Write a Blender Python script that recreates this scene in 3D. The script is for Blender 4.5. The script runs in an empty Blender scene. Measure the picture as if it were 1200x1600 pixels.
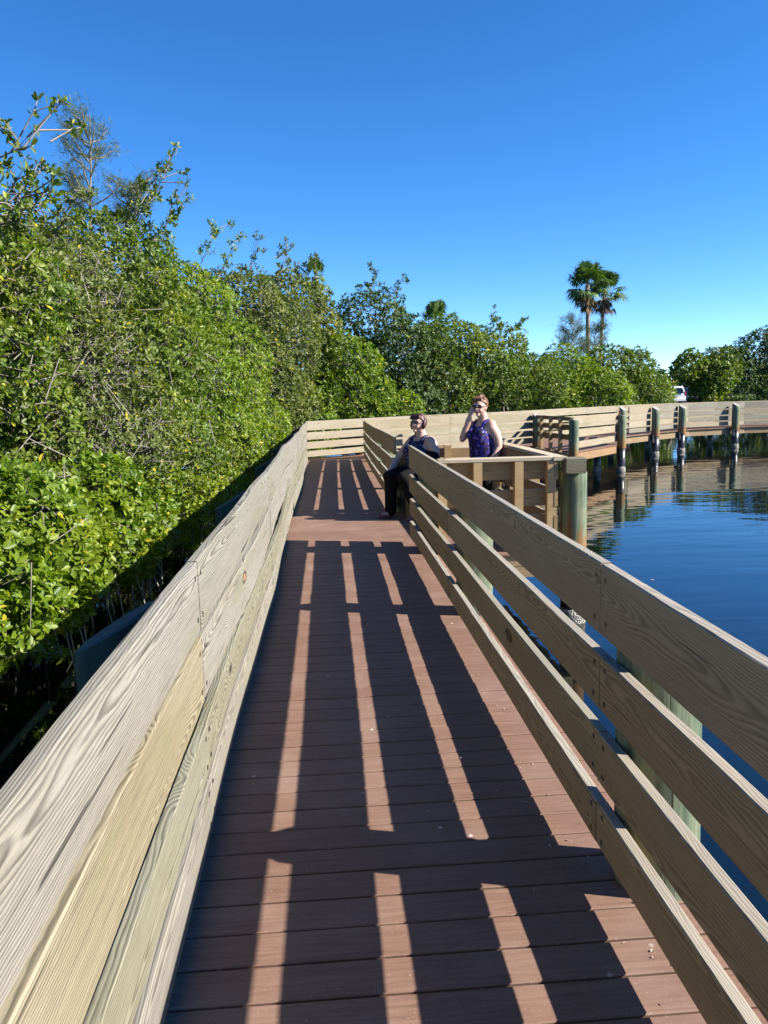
import bpy, math, random
import numpy as np
from mathutils import Vector, Matrix
S = bpy.context.scene
C = S.collection
rad = math.radians

# ------------------------------------------------------------------ camera
H = 1.60
F_PX, CX, CY = 1202.0, 600.0, 800.0
def camera_axes(roll=1.3, vp=(510, 618)):
    yd = np.array([(vp[0]-CX)/F_PX, (vp[1]-CY)/F_PX, 1.0]); yd /= np.linalg.norm(yd)
    r = rad(roll)
    p2 = np.array([vp[0]+1000*math.cos(r)-CX, vp[1]-1000*math.sin(r)-CY, F_PX])
    dn = np.cross(yd, p2); dn /= np.linalg.norm(dn)
    if dn[1] < 0: dn = -dn
    x = np.cross(dn, yd)
    if x[0] < 0: x = -x
    return x, yd, -dn
XC, YC, ZC = camera_axes()
cam = bpy.data.cameras.new('camera'); camo = bpy.data.objects.new('camera', cam); C.objects.link(camo)
cam.sensor_fit = 'HORIZONTAL'; cam.sensor_width = 36; cam.lens = 36*F_PX/1200
cam.clip_start = 0.05; cam.clip_end = 3000
camo.matrix_world = Matrix(((XC[0], -XC[1], -XC[2], 0), (YC[0], -YC[1], -YC[2], 0), (ZC[0], -ZC[1], -ZC[2], H), (0, 0, 0, 1)))
S.camera = camo

# ------------------------------------------------------------------ sky, sun, exposure
SUN_AZ, SUN_EL = rad(104.6), rad(34.6)
w = bpy.data.worlds.new("World"); S.world = w; w.use_nodes = True
wn = w.node_tree.nodes
sky = wn.new('ShaderNodeTexSky'); sky.sky_type = 'NISHITA'; sky.sun_disc = False
sky.sun_elevation = SUN_EL; sky.sun_rotation = SUN_AZ
sky.air_density = 0.62; sky.dust_density = 0.0; sky.ozone_density = 5.0
hs_ = wn.new('ShaderNodeHueSaturation'); hs_.inputs['Saturation'].default_value = 1.21; hs_.inputs['Hue'].default_value = .502
w.node_tree.links.new(sky.outputs[0], hs_.inputs['Color']); w.node_tree.links.new(hs_.outputs[0], wn['Background'].inputs[0]); wn['Background'].inputs[1].default_value = 0.089
sun = bpy.data.lights.new('sun', 'SUN'); sun.energy = 5.0; sun.angle = rad(0.5); sun.color = (1, .93, .84)
suno = bpy.data.objects.new('sun', sun); C.objects.link(suno)
sdir = Vector((math.sin(SUN_AZ)*math.cos(SUN_EL), math.cos(SUN_AZ)*math.cos(SUN_EL), math.sin(SUN_EL)))
suno.rotation_euler = sdir.to_track_quat('Z', 'Y').to_euler()
S.view_settings.view_transform = 'Standard'; S.view_settings.look = 'None'
S.view_settings.exposure = 1.55; S.view_settings.gamma = 1.0
S.cycles.max_bounces = 6; S.cycles.transparent_max_bounces = 6

# ------------------------------------------------------------------ node helpers
class NT:
    K = .78     # overall albedo calibration
    def __init__(s, name):
        s.m = bpy.data.materials.new(name); s.m.use_nodes = True
        s.t = s.m.node_tree; s.n = s.t.nodes; s.b = s.n['Principled BSDF']; s.out = s.n['Material Output']
    def link(s, a, b): s.t.links.new(a, b)
    def setv(s, sock, v):
        if hasattr(v, 'is_output') or isinstance(v, bpy.types.NodeSocket): s.link(v, sock)
        else: sock.default_value = v
    def math(s, op, a, b=None, c=None, clamp=False):
        n = s.n.new('ShaderNodeMath'); n.operation = op; n.use_clamp = clamp
        s.setv(n.inputs[0], a)
        if b is not None: s.setv(n.inputs[1], b)
        if c is not None: s.setv(n.inputs[2], c)
        return n.outputs[0]
    def vmath(s, op, a, b=None):
        n = s.n.new('ShaderNodeVectorMath'); n.operation = op
        s.setv(n.inputs[0], a)
        if b is not None: s.setv(n.inputs[1], b)
        return n.outputs['Value'] if op in ('LENGTH', 'DISTANCE', 'DOT_PRODUCT') else n.outputs[0]
    def coord(s, k='Object'): return s.n.new('ShaderNodeTexCoord').outputs[k]
    def pos(s): return s.n.new('ShaderNodeNewGeometry').outputs['Position']
    def noise(s, v, scale, detail=4, rough=.55, dist=0, col=False):
        n = s.n.new('ShaderNodeTexNoise'); s.link(v, n.inputs['Vector'])
        n.inputs['Scale'].default_value = scale; n.inputs['Detail'].default_value = detail
        n.inputs['Roughness'].default_value = rough; n.inputs['Distortion'].default_value = dist
        return n.outputs['Color' if col else 'Fac']
    def voro(s, v, scale, feature='F1', out='Distance'):
        n = s.n.new('ShaderNodeTexVoronoi'); n.feature = feature; s.link(v, n.inputs['Vector']); n.inputs['Scale'].default_value = scale
        return n.outputs[out]
    def maprange(s, v, a, b, c=0., d=1., smooth=False):
        n = s.n.new('ShaderNodeMapRange'); s.setv(n.inputs[0], v)
        if smooth: n.interpolation_type = 'SMOOTHSTEP'
        for i, x in zip((1, 2, 3, 4), (a, b, c, d)): n.inputs[i].default_value = x
        return n.outputs[0]
    def mix(s, f, a, b, mode='MIX'):
        n = s.n.new('ShaderNodeMix'); n.data_type = 'RGBA'; n.blend_type = mode
        s.setv(n.inputs[0], f)
        for k, v in ((6, a), (7, b)):
            if isinstance(v, tuple): v = (*v[:3], 1)
            s.setv(n.inputs[k], v)
        return n.outputs[2]
    def ramp(s, v, stops):
        n = s.n.new('ShaderNodeValToRGB'); s.link(v, n.inputs[0]); e = n.color_ramp.elements
        while len(e) < len(stops): e.new(0.5)
        for el, (p, c) in zip(e, stops): el.position = p; el.color = (*c, 1)
        return n.outputs[0]
    def mapping(s, v, scale=(1, 1, 1), loc=(0, 0, 0)):
        n = s.n.new('ShaderNodeMapping'); s.link(v, n.inputs[0]); n.inputs['Scale'].default_value = scale; n.inputs['Location'].default_value = loc
        return n.outputs[0]
    def sep(s, v):
        n = s.n.new('ShaderNodeSeparateXYZ'); s.link(v, n.inputs[0]); return n.outputs
    def comb(s, x, y, z):
        n = s.n.new('ShaderNodeCombineXYZ')
        for i, v in enumerate((x, y, z)): s.setv(n.inputs[i], v)
        return n.outputs[0]
    def bump(s, h, strength=.3, dist=.01):
        n = s.n.new('ShaderNodeBump'); s.link(h, n.inputs['Height']); n.inputs['Strength'].default_value = strength; n.inputs['Distance'].default_value = dist
        s.link(n.outputs[0], s.b.inputs['Normal'])
    def fin(s, color=None, rough=.7, spec=.3, metal=0):
        if color is not None:
            if isinstance(color, tuple): s.setv(s.b.inputs['Base Color'], tuple(q*s.K for q in color[:3])+(1,))
            else: s.setv(s.b.inputs['Base Color'], s.mix(1.0, color, (s.K,)*3, 'MULTIPLY'))
        s.setv(s.b.inputs['Roughness'], rough); s.b.inputs['Specular IOR Level'].default_value = spec; s.b.inputs['Metallic'].default_value = metal
        return s.m
M = {}

def simple(name, col, rough=.7, spec=.3, var=.12, scale=20, metal=0):
    t = NT(name); n = t.noise(t.coord(), scale)
    c = t.mix(n, tuple(x*(1-var) for x in col), tuple(min(1, x*(1+var)) for x in col))
    M[name] = t.fin(c, rough, spec, metal); return M[name]

def wood_material(name, light, dark, tan, knotc):
    """Plain-sawn weathered pine: ring figure from distance to a wandering pith, bent round knots."""
    t = NT(name); oi = t.n.new('ShaderNodeObjectInfo'); co = t.coord()
    rnd = oi.outputs['Random']
    off = t.comb(t.math('MULTIPLY', rnd, 37.0), t.math('MULTIPLY', rnd, 11.3), t.math('MULTIPLY', rnd, 23.7))
    p = t.vmath('ADD', co, off)
    n1 = t.noise(t.mapping(p, (.55, 2.5, 2.5)), 1.0, 3, .5)
    n2 = t.noise(t.mapping(p, (1.7, 9, 9)), 1.0, 4, .6)
    # knots
    kp = t.mapping(p, (1.35, .01, 3.3))
    kd = t.voro(kp, 1.0)
    kbump = t.math('POWER', 2.718, t.math('MULTIPLY', t.math('MULTIPLY', kd, kd), -42.0))
    x, y, z = t.sep(co)[0:3]
    zo = t.math('MULTIPLY', t.math('SUBTRACT', rnd, .5), .16)
    yy = t.math('ADD', t.math('ADD', y, .05), t.math('MULTIPLY', t.math('SUBTRACT', n1, .5), .21))
    zz = t.math('ADD', t.math('ADD', z, zo), t.math('MULTIPLY', t.math('SUBTRACT', n2, .5), .035))
    r = t.math('SQRT', t.math('ADD', t.math('MULTIPLY', yy, yy), t.math('MULTIPLY', zz, zz)))
    r = t.math('ADD', r, t.math('MULTIPLY', kbump, .05))
    fr = t.math('FRACT', t.math('MULTIPLY', r, {'weathered_wood': 128.0, 'brown_wood': 175.0, 'pale_wood': 120.0}[name]))
    ring = t.math('MULTIPLY', t.maprange(fr, 0.15, .8, 0, 1, True), t.maprange(fr, .85, 1.0, 1, 0))
    streak = t.noise(t.mapping(p, (2.0, 60, 60)), 1.0, 5, .7)
    fiber = t.noise(t.mapping(p, (14, 420, 420)), 1.0, 2, .6)
    patch = t.noise(t.mapping(p, (.8, 4, 4)), 1.0, 3, .6)
    FR = {'weathered_wood': 1.0, 'brown_wood': .85, 'pale_wood': .8}[name]
    ca = t.mix(t.maprange(patch, .35, .68, 0, 1, True), light, tan)
    ringv = t.math('MULTIPLY', t.math('MULTIPLY', ring, t.maprange(streak, .3, .7, .4, 1.0)), FR)
    c = t.mix(ringv, ca, dark)
    c = t.mix(t.maprange(streak, .55, .75, 0, .35), c, dark)
    c = t.mix(t.maprange(fiber, .35, .65, 0, .22), c, tuple(q*.5 for q in dark))
    gn = t.noise(t.mapping(p, (1.2, 6, 6), (5, 5, 5)), 1.0, 3, .6)
    c = t.mix(t.maprange(gn, .60, .75, 0, .45, True), c, (.17, .19, .11))
    chk = t.maprange(t.noise(t.mapping(p, (1.0, 38, 38), (9, 2, 4)), 1.0, 2, .4), .715, .73, 0, .75)
    c = t.mix(chk, c, tuple(q*.25 for q in dark))
    core = t.maprange(kd, .055, .085, 1, 0, True); rim = t.math('MULTIPLY', t.maprange(kd, .085, .12, 1, 0, True), t.maprange(kd, .05, .08, 0, 1, True))
    gate = t.maprange(t.voro(kp, 1.0, out='Color'), .0, 1.0)  # some cells have no knot
    gate = t.maprange(gate, .36, .4, 0, 1)
    c = t.mix(t.math('MULTIPLY', core, gate), c, knotc)
    c = t.mix(t.math('MULTIPLY', rim, gate), c, tuple(q*.45 for q in dark))
    if name == 'brown_wood':   # upward faces paler: weathering plus sunlit brightness put into the colour
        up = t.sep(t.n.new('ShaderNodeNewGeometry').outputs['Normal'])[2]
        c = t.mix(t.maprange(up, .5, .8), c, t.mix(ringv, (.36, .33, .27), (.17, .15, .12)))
    c = t.mix(1.0, c, oi.outputs['Color'], 'MULTIPLY')
    t.bump(t.math('ADD', t.math('MULTIPLY', ring, -.6), t.math('MULTIPLY', fiber, .5)), .35, .0018)
    M[name] = t.fin(c, .78, .22)
wood_material('weathered_wood', (.345, .335, .285), (.085, .077, .063), (.305, .285, .22), (.36, .20, .10))
wood_material('brown_wood', (.46, .345, .195), (.175, .112, .055), (.40, .285, .145), (.12, .07, .035))
wood_material('pale_wood', (.40, .36, .285), (.20, .165, .115), (.35, .305, .22), (.30, .17, .08))

def composite():
    t = NT('composite_decking'); g = t.n.new('ShaderNodeNewGeometry'); p = g.outputs['Position']; r = g.outputs['Random Per Island']
    n = t.noise(t.mapping(p, (3, 60, 1)), 1.0, 5, .7, 1.2)
    big = t.noise(p, 2.2, 4, .6)
    speck = t.noise(p, 110, 2, .6)
    c = t.mix(t.maprange(n, .3, .7), (.155, .088, .062), (.265, .162, .118))
    c = t.mix(t.maprange(r, 0, 1, 0, .4), c, (.15, .078, .05))
    c = t.mix(t.maprange(big, .42, .72, 0, .5, True), c, (.27, .19, .155))
    c = t.mix(t.maprange(speck, .66, .73, 0, .5), c, (.46, .40, .34))
    sc = t.voro(t.mapping(p, (1, 1, 1)), 9.0)
    c = t.mix(t.math('MULTIPLY', t.maprange(sc, .05, .09, 1, 0, True), t.maprange(big, .52, .6)), c, (.5, .46, .42))
    t.bump(t.math('ADD', n, t.math('MULTIPLY', speck, .4)), .5, .0015)
    M['composite'] = t.fin(c, t.maprange(big, .3, .7, .55, .7), .22)
composite()

def pile_mat(NAME):
    t = NT('treated_pile_wood'); p = t.coord(); x, y, z = t.sep(p)[0:3]
    oi = t.n.new('ShaderNodeObjectInfo'); p2 = t.vmath('ADD', p, t.comb(t.math('MULTIPLY', oi.outputs['Random'], 19.), 0., 0.))
    st = t.noise(t.mapping(p2, (22, 22, .9)), 1.0, 5, .65)
    bl = t.noise(t.mapping(p2, (6, 6, 3)), 1.0, 4, .6)
    green = t.mix(t.maprange(st, .3, .7), (.05, .085, .055), (.20, .25, .165))
    green = t.mix(t.maprange(bl, .45, .65, 0, .7, True), green, (.24, .24, .15))
    orange = t.mix(t.maprange(st, .3, .7), (.15, .075, .03), (.34, .18, .07))
    zz = t.math('ADD', z, t.math('MULTIPLY', t.math('SUBTRACT', st, .5), 1.1))
    lo = .04 if NAME == 'pile' else -.35
    c = t.mix(t.maprange(t.math('ADD', zz, t.math('MULTIPLY', t.math('SUBTRACT', bl, .5), .9)), lo, lo+.22, .95, 0, True), green, orange)
    crack = t.maprange(t.noise(t.mapping(p2, (45, 45, 1.4)), 1.0, 2, .5), .66, .70, 0, .8)
    c = t.mix(crack, c, (.03, .03, .02))
    g = t.n.new('ShaderNodeNewGeometry')
    up = t.sep(g.outputs['Normal'])[2]
    c = t.mix(t.maprange(up, .35, .5), c, t.mix(st, (.22, .22, .2), (.38, .36, .32)))
    c = t.mix(1.0, c, oi.outputs['Color'], 'MULTIPLY')
    t.bump(t.math('SUBTRACT', st, crack), .6, .008)
    M[NAME] = t.fin(c, .85, .2)
pile_mat('pile'); pile_mat('pile_green')
simple('pile_wrap', (.012, .013, .018), .35, .5, .3, 8)
def barn():
    t = NT('barnacle_band'); p = t.coord(); v = t.voro(p, 55); n = t.noise(p, 14, 4)
    c = t.mix(t.maprange(v, .1, .6), (.62, .6, .54), (.25, .24, .2)); c = t.mix(t.maprange(n, .5, .65), c, (.08, .08, .06))
    t.bump(v, .9, .02); M['barnacle'] = t.fin(c, .9, .2)
barn()
simple('screw_steel', (.02, .018, .016), .5, .4)
simple('galvanised', (.45, .45, .43), .45, .5, .2, 30)

def water_mat():
    t = NT('pond_water'); p = t.pos()
    a = t.noise(t.mapping(p, (.5, 1.7, 1)), 1.0, 2, .45, .4)
    b = t.noise(t.mapping(p, (1.1, 5.0, 1)), 1.0, 2, .5, .2)
    x, y, z = t.sep(p)[0:3]
    big = t.noise(t.mapping(p, (.12, .3, 1)), 1.0, 2)
    act = t.maprange(big, .35, .65, .55, 1.3)
    h = t.math('MULTIPLY', t.math('ADD', a, t.math('MULTIPLY', b, .22)), act)
    t.bump(h, .7, .013)
    t.b.inputs['IOR'].default_value = 1.36
    c = t.mix(t.noise(p, .4, 3), (.0015, .004, .005), (.003, .006, .006))
    M['water'] = t.fin(c, .02, .5); t.b.inputs['IOR'].default_value = 1.7
water_mat()
def mud():
    t = NT('mud'); p = t.pos(); n = t.noise(p, 1.5, 6, .7)
    c = t.mix(n, (.035, .028, .018), (.10, .085, .055)); far = t.noise(p, .15, 4)
    c = t.mix(t.maprange(far, .45, .6, 0, .8), c, (.06, .075, .03)); t.bump(n, .6, .1); M['mud'] = t.fin(c, .9, .2)
mud()
simple('asphalt', (.055, .055, .055), .9, .2, .2, 6)

def leaf_mat(name, dark, light, accent, rough=.38, trans=.28):
    t = NT(name); g = t.n.new('ShaderNodeNewGeometry'); r = g.outputs['Random Per Island']; p = g.outputs['Position']
    c = t.mix(r, dark, light)
    cl = t.noise(p, .9, 3, .6)
    c = t.mix(t.maprange(cl, .45, .68, 0, .55), c, accent)
    c = t.mix(t.maprange(r, .975, .985), c, (.45, .38, .03))
    t.fin(c, rough+.10, .32)
    tr = t.n.new('ShaderNodeBsdfTranslucent'); t.link(t.mix(1.0, c, (1.25, 1.45, .38), 'MULTIPLY'), tr.inputs[0])
    mx = t.n.new('ShaderNodeMixShader'); mx.inputs[0].default_value = trans
    t.link(t.b.outputs[0], mx.inputs[1]); t.link(tr.outputs[0], mx.inputs[2]); t.link(mx.outputs[0], t.out.inputs[0])
    M[name] = t.m
leaf_mat('leaf_bright', (.052, .120, .010), (.20, .28, .020), (.27, .31, .02), .34, .3)
leaf_mat('leaf_mid', (.042, .098, .012), (.155, .215, .022), (.215, .24, .028), .36, .28)
leaf_mat('leaf_olive', (.055, .090, .018), (.155, .19, .035), (.19, .20, .045), .42, .25)
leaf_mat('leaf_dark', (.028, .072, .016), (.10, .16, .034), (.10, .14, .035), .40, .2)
leaf_mat('leaf_grey', (.05, .085, .040), (.12, .155, .075), (.13, .15, .08), .6, .2)
leaf_mat('leaf_palm', (.045, .10, .025), (.15, .23, .06), (.09, .15, .05), .4, .2)
simple('bark_grey', (.26, .235, .20), .9, .15, .35, 14)
simple('bark_brown', (.12, .095, .07), .9, .15, .35, 10)
simple('dead_frond', (.20, .14, .085), .9, .1, .4, 8)
simple('palm_trunk', (.27, .215, .165), .9, .1, .3, 6)

# ------------------------------------------------------------------ object helpers
def tag(o, label=None, cat=None, group=None, kind=None):
    if label: o['label'] = label
    if cat: o['category'] = cat
    if group: o['group'] = group
    if kind: o['kind'] = kind
    return o
def empty(name, loc, label, cat, group=None):
    o = bpy.data.objects.new(name, None); C.objects.link(o); o.location = loc; o.empty_display_size = .2
    return tag(o, label, cat, group)
def np_mesh(name, verts, faces_list, mats, midx=None, smooth=False):
    """faces_list: list of int arrays (n,k)."""
    me = bpy.data.meshes.new(name)
    verts = np.asarray(verts, dtype=np.float32)
    me.vertices.add(len(verts)); me.vertices.foreach_set('co', verts.ravel())
    loops = np.concatenate([f.ravel() for f in faces_list]).astype(np.int32)
    counts = np.concatenate([np.full(len(f), f.shape[1]) for f in faces_list]).astype(np.int32)
    starts = np.concatenate([[0], np.cumsum(counts)[:-1]]).astype(np.int32)
    me.loops.add(len(loops)); me.loops.foreach_set('vertex_index', loops)
    me.polygons.add(len(counts)); me.polygons.foreach_set('loop_start', starts); me.polygons.foreach_set('loop_total', counts)
    if midx is not None: me.polygons.foreach_set('material_index', np.asarray(midx, dtype=np.int32))
    if smooth: me.polygons.foreach_set('use_smooth', np.ones(len(counts), dtype=bool))
    for m in mats: me.materials.append(m)
    me.update(calc_edges=True); me.validate()
    return me
def link(name, me, parent=None, loc=None, rotz=None, mw=None):
    o = bpy.data.objects.new(name, me); C.objects.link(o)
    if parent: o.parent = parent
    if loc is not None: o.location = loc
    if rotz is not None: o.rotation_euler = (0, 0, rotz)
    return o

class MB:
    """collects polygons, boxes and tubes into one mesh"""
    def __init__(s): s.v = []; s.f = []; s.mi = []
    def add(s, vs, fs, mi=0):
        b = len(s.v); s.v += [tuple(v) for v in vs]; s.f += [tuple(b+i for i in f) for f in fs]; s.mi += [mi]*len(fs)
    def box(s, c, size, rz=0, mi=0, M4=None, ch=0):
        hx, hy, hz = (q/2 for q in size)
        if ch:
            pts = []
            for sx in (-1, 1):
                for (yy, zz) in ((-hy, -hz+ch), (-hy, hz-ch), (-hy+ch, hz), (hy-ch, hz), (hy, hz-ch), (hy, -hz+ch), (hy-ch, -hz), (-hy+ch, -hz)):
                    pts.append((sx*hx, yy, zz))
            fs = [tuple(range(7, -1, -1))[::-1][::-1], tuple(range(8, 16))]
            fs = [tuple(range(0, 8)), tuple(range(15, 7, -1))]
            for i in range(8):
                j = (i+1) % 8; fs.append((i, i+8, j+8, j))
        else:
            pts = [(x, y, z) for x in (-hx, hx) for y in (-hy, hy) for z in (-hz, hz)]
            fs = [(0, 1, 3, 2), (4, 6, 7, 5), (0, 4, 5, 1), (2, 3, 7, 6), (0, 2, 6, 4), (1, 5, 7, 3)]
        if M4 is not None: pts = [M4 @ Vector(p) for p in pts]
        else:
            cz, sz = math.cos(rz), math.sin(rz)
            pts = [(c[0]+p[0]*cz-p[1]*sz, c[1]+p[0]*sz+p[1]*cz, c[2]+p[2]) for p in pts]
        s.add(pts, fs, mi)
    def tube(s, path, radii, n=8, mi=0, cap=True, ell=None):
        path = [Vector(p) for p in path]; rings = []
        for i, p in enumerate(path):
            d = (path[min(i+1, len(path)-1)]-path[max(i-1, 0)]).normalized()
            up = Vector((0, 0, 1)) if abs(d.z) < .9 else Vector((0, 1, 0))
            a = d.cross(up).normalized(); b = a.cross(d).normalized()
            r = radii[i] if hasattr(radii, '__len__') else radii
            rings.append([p+(a*math.cos(2*math.pi*k/n)+b*math.sin(2*math.pi*k/n))*r for k in range(n)])
        vs = [v for rg in rings for v in rg]; fs = []
        for i in range(len(path)-1):
            for k in range(n):
                k2 = (k+1) % n; fs.append((i*n+k, i*n+k2, (i+1)*n+k2, (i+1)*n+k))
        if cap: fs += [tuple(range(n))[::-1], tuple(range((len(path)-1)*n, len(path)*n))]
        s.add(vs, fs, mi)
    def mesh(s, name, mats, smooth=False):
        me = bpy.data.meshes.new(name); me.from_pydata([tuple(v) for v in s.v], [], s.f)
        for m in mats: me.materials.append(M[m] if isinstance(m, str) else m)
        me.polygons.foreach_set('material_index', s.mi)
        if smooth: me.polygons.foreach_set('use_smooth', [True]*len(s.f))
        me.update(); return me
    def build(s, name, mats, parent=None, smooth=False, loc=None, rotz=None):
        return link(name, s.mesh(name, mats if isinstance(mats, (list, tuple)) else [mats], smooth), parent, loc, rotz)

# ------------------------------------------------------------------ ground and water
WL = -0.80
def ground_z(x, y):
    bed = -2.2
    # left bank under the mangroves, bank behind the far walkway, wide land beyond
    a = 1/(1+math.exp(max(-50, min(50, (x+5.2)*1.6))))
    shore = 31 + max(0, min(x, 22))*0.42
    b = 1/(1+math.exp(max(-50, min(50, -(y-shore)*0.9))))
    k = max(a, b)
    return bed + k*(1.75 + .25*min(1, max(0, (y-44)/12)))
xs = np.concatenate([np.linspace(-900, -40, 12), np.linspace(-30, 60, 91), np.linspace(70, 900, 12)])
ys = np.concatenate([np.linspace(-300, -20, 6), np.linspace(-15, 75, 91), np.linspace(85, 1600, 16)])
gv = [(x, y, ground_z(x, y)) for y in ys for x in xs]; nx = len(xs)
gf = np.array([(j*nx+i, j*nx+i+1, (j+1)*nx+i+1, (j+1)*nx+i) for j in range(len(ys)-1) for i in range(nx-1)])
tag(link('ground', np_mesh('ground', gv, [gf], [M['mud']], smooth=True)), kind='structure')
wb = MB(); wb.add([(-60, -60, WL), (120, -60, WL), (120, 60, WL), (-60, 60, WL)], [(0, 1, 2, 3)])
tag(wb.build('water', 'water'), kind='structure')
pk = MB(); pk.add([(22, 58, -.16), (60, 58, -.16), (60, 90, -.16), (22, 90, -.16)], [(0, 1, 2, 3)])
tag(pk.build('car_park', 'asphalt'), kind='structure')

# ------------------------------------------------------------------ decks
rng = random.Random(5)
def deck_strip(name, front, back, label_kind='structure', th=.025, z=0., pitch=.138, gap=.008):
    mb = MB(); tot = 0
    for i in range(len(front)-1):
        f0, f1, b0, b1 = map(Vector, (front[i], front[i+1], back[i], back[i+1]))
        L = max((f1-f0).length, (b1-b0).length); n = max(1, round(L/pitch))
        g = gap/L/2; ch = .004
        for k in range(n):
            u0, u1 = k/n+g, (k+1)/n-g
            A, B = f0.lerp(f1, u0), f0.lerp(f1, u1); D, E = b0.lerp(b1, u0), b0.lerp(b1, u1)
            dz = rng.uniform(-.0012, .0012); zt = z+dz; zb = z-th
            dA = (B-A).normalized()*ch if (B-A).length > .03 else Vector((0, 0)); dD = (E-D).normalized()*ch if (E-D).length > .03 else Vector((0, 0))
            e = rng.uniform(-.004, .004)
            ext = (A-D).normalized()*e
            A = A+ext; B = B+ext
            vs = [(*A, zb), (*A, zt-ch), (*(A+dA), zt), (*(B-dA), zt), (*B, zt-ch), (*B, zb),
                  (*D, zb), (*D, zt-ch), (*(D+dD), zt), (*(E-dD), zt), (*E, zt-ch), (*E, zb)]
            fs = [(j, j+1, j+7, j+6) for j in range(5)] + [(5, 0, 6, 11), (0, 5, 4, 3, 2, 1), (6, 7, 8, 9, 10, 11)]
            mb.add(vs, fs)
    o = mb.build(name, 'composite')
    return tag(o, kind='structure')
def beam_mesh(p, q, w_, h_, ztop, nseg=1):
    p, q = Vector(p), Vector(q); d = q-p; a = math.atan2(d.y, d.x); c = (p+q)/2
    return c, a, d.length

# walkway A (straight ahead) and walkway B (turning right over the water)
W = [(.93, 19.25), (3.30, 20.6), (6.02, 22.4), (8.35, 24.3), (10.4, 26.1), (12.0, 27.5), (13.9, 29.0), (16.7, 30.0), (19.6, 30.35), (24.0, 30.5), (30, 30.2)]
def offset(poly, d):
    out = []
    for i, p in enumerate(poly):
        a = Vector(poly[max(i-1, 0)]); b = Vector(poly[min(i+1, len(poly)-1)]); t = (b-a).normalized()
        out.append((p[0]-t.y*d, p[1]+t.x*d))
    return out
FAR = offset(W, 1.65)
deck_strip('boardwalk_deck', [(1.13, -1.6), (1.13, 7.38), (1.02, 7.385), (1.02, 10.3), (1.13, 10.305), (1.13, 19.22)], [(-.62, -1.6), (-.62, 7.38), (-.62, 7.385), (-.62, 10.3), (-.62, 10.305), (-.62, 19.22)])
fB = [(1.02, 19.235)] + offset(W, -.16)[1:]
bB = [(-.1, 20.35)] + FAR[1:]
bB = [(x, y) for x, y in bB]
fB0 = [(-.62, 19.235), (.2, 19.235), (1.02, 19.235)]
bB0 = [(-.62, 19.75), (-.40, 20.1), (-.1, 20.35)]
deck_strip('boardwalk_deck', fB0+fB[1:], bB0+bB[1:], z=-.004)
deck_strip('platform_deck', [(2.42, 7.42), (2.42, 10.3)], [(1.03, 7.42), (1.03, 10.3)], z=-.004)
BO = [(6.02, 22.4), (6.3, 19.6), (8.5, 22.1), (9.9, 25.66)]   # bump-out corners
deck_strip('lookout_deck', [(6.32, 19.55), (8.55, 22.08)], [(6.10, 22.2), (9.80, 25.4)], z=-.006)

lm = MB(); lr = random.Random(9)
for _ in range(170):
    x_ = .93-abs(lr.gauss(0, .16)) if lr.random() < .7 else lr.uniform(-.45, .9); y_ = lr.uniform(.8, 12); a_ = lr.uniform(0, 6.28); l_ = lr.uniform(.003, .011)
    if x_ > .95 or x_ < -.45: continue
    c_, s_ = math.cos(a_)*l_, math.sin(a_)*l_; z_ = .003
    lm.add([(x_-c_, y_-s_, z_), (x_+s_*.4, y_-c_*.4, z_+.003), (x_+c_, y_+s_, z_), (x_-s_*.4, y_+c_*.4, z_+.001)], [(0, 1, 2, 3)])
simple('litter', (.45, .40, .32), .9, .1, .4, 30)
tag(lm.build('leaf_litter', 'litter'), kind='stuff')
fl = MB()
for _ in range(150):
    x_ = lr.uniform(3, 22); y_ = lr.uniform(4, 26); a_ = lr.uniform(0, 6.28); l_ = lr.uniform(.01, .035)
    c_, s_ = math.cos(a_)*l_, math.sin(a_)*l_
    fl.add([(x_-c_, y_-s_, WL+.004), (x_+s_*.4, y_-c_*.4, WL+.006), (x_+c_, y_+s_, WL+.004), (x_-s_*.4, y_+c_*.4, WL+.005)], [(0, 1, 2, 3)])
tag(fl.build('floating_leaves', 'litter'), kind='stuff')
# joists and edge beams: one under-frame per walkway
def wood_beam(parent, name, p, q, w_, h_, ztop, mat='brown_wood', col=(1, 1, 1)):
    p, q = Vector(p), Vector(q); d = q-p
    mb = MB(); mb.box((d.length/2, 0, 0), (d.length, w_, h_))
    me = mb.mesh(name, [mat]); o = link(name, me, parent)
    o.location = (p.x, p.y, ztop-h_/2); o.rotation_euler = (0, 0, math.atan2(d.y, d.x)); o.color = (*col, 1)
    return o
fr = empty('underframe', (0, 0, 0), 'brown timber joists carrying the straight walkway deck', 'timber frame')
for x in (-.56, .2, .96): wood_beam(fr, 'joist', (x, -1.6), (x, 19.2), .05, .2, -.03)
fr = empty('underframe', (0, 0, 0), 'timber edge beams under the long walkway along the far side of the pond', 'timber frame')
ob, ib = offset(W, -.06), offset(W, 1.5)
for i in range(len(W)-1):
    wood_beam(fr, 'edge_beam', ob[i], ob[i+1], .05, .24, -.034, 'pale_wood', (.8, .66, .5)); wood_beam(fr, 'joist', ib[i], ib[i+1], .05, .24, -.034)
fr = empty('underframe', (1.7, 8.9, 0), 'timber frame under the small platform where the women are', 'timber frame')
fr.location = (0, 0, 0)
wood_beam(fr, 'edge_beam', (1.03, 7.47), (2.45, 7.47), .05, .22, -.034); wood_beam(fr, 'edge_beam', (2.39, 7.50), (2.39, 10.3), .05, .22, -.034)
wood_beam(fr, 'edge_beam', (1.03, 10.27), (2.36, 10.27), .05, .22, -.034)
fr = empty('underframe', (0, 0, 0), 'timber edge beams of the fishing lookout jutting from the far walkway', 'timber frame')
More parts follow.
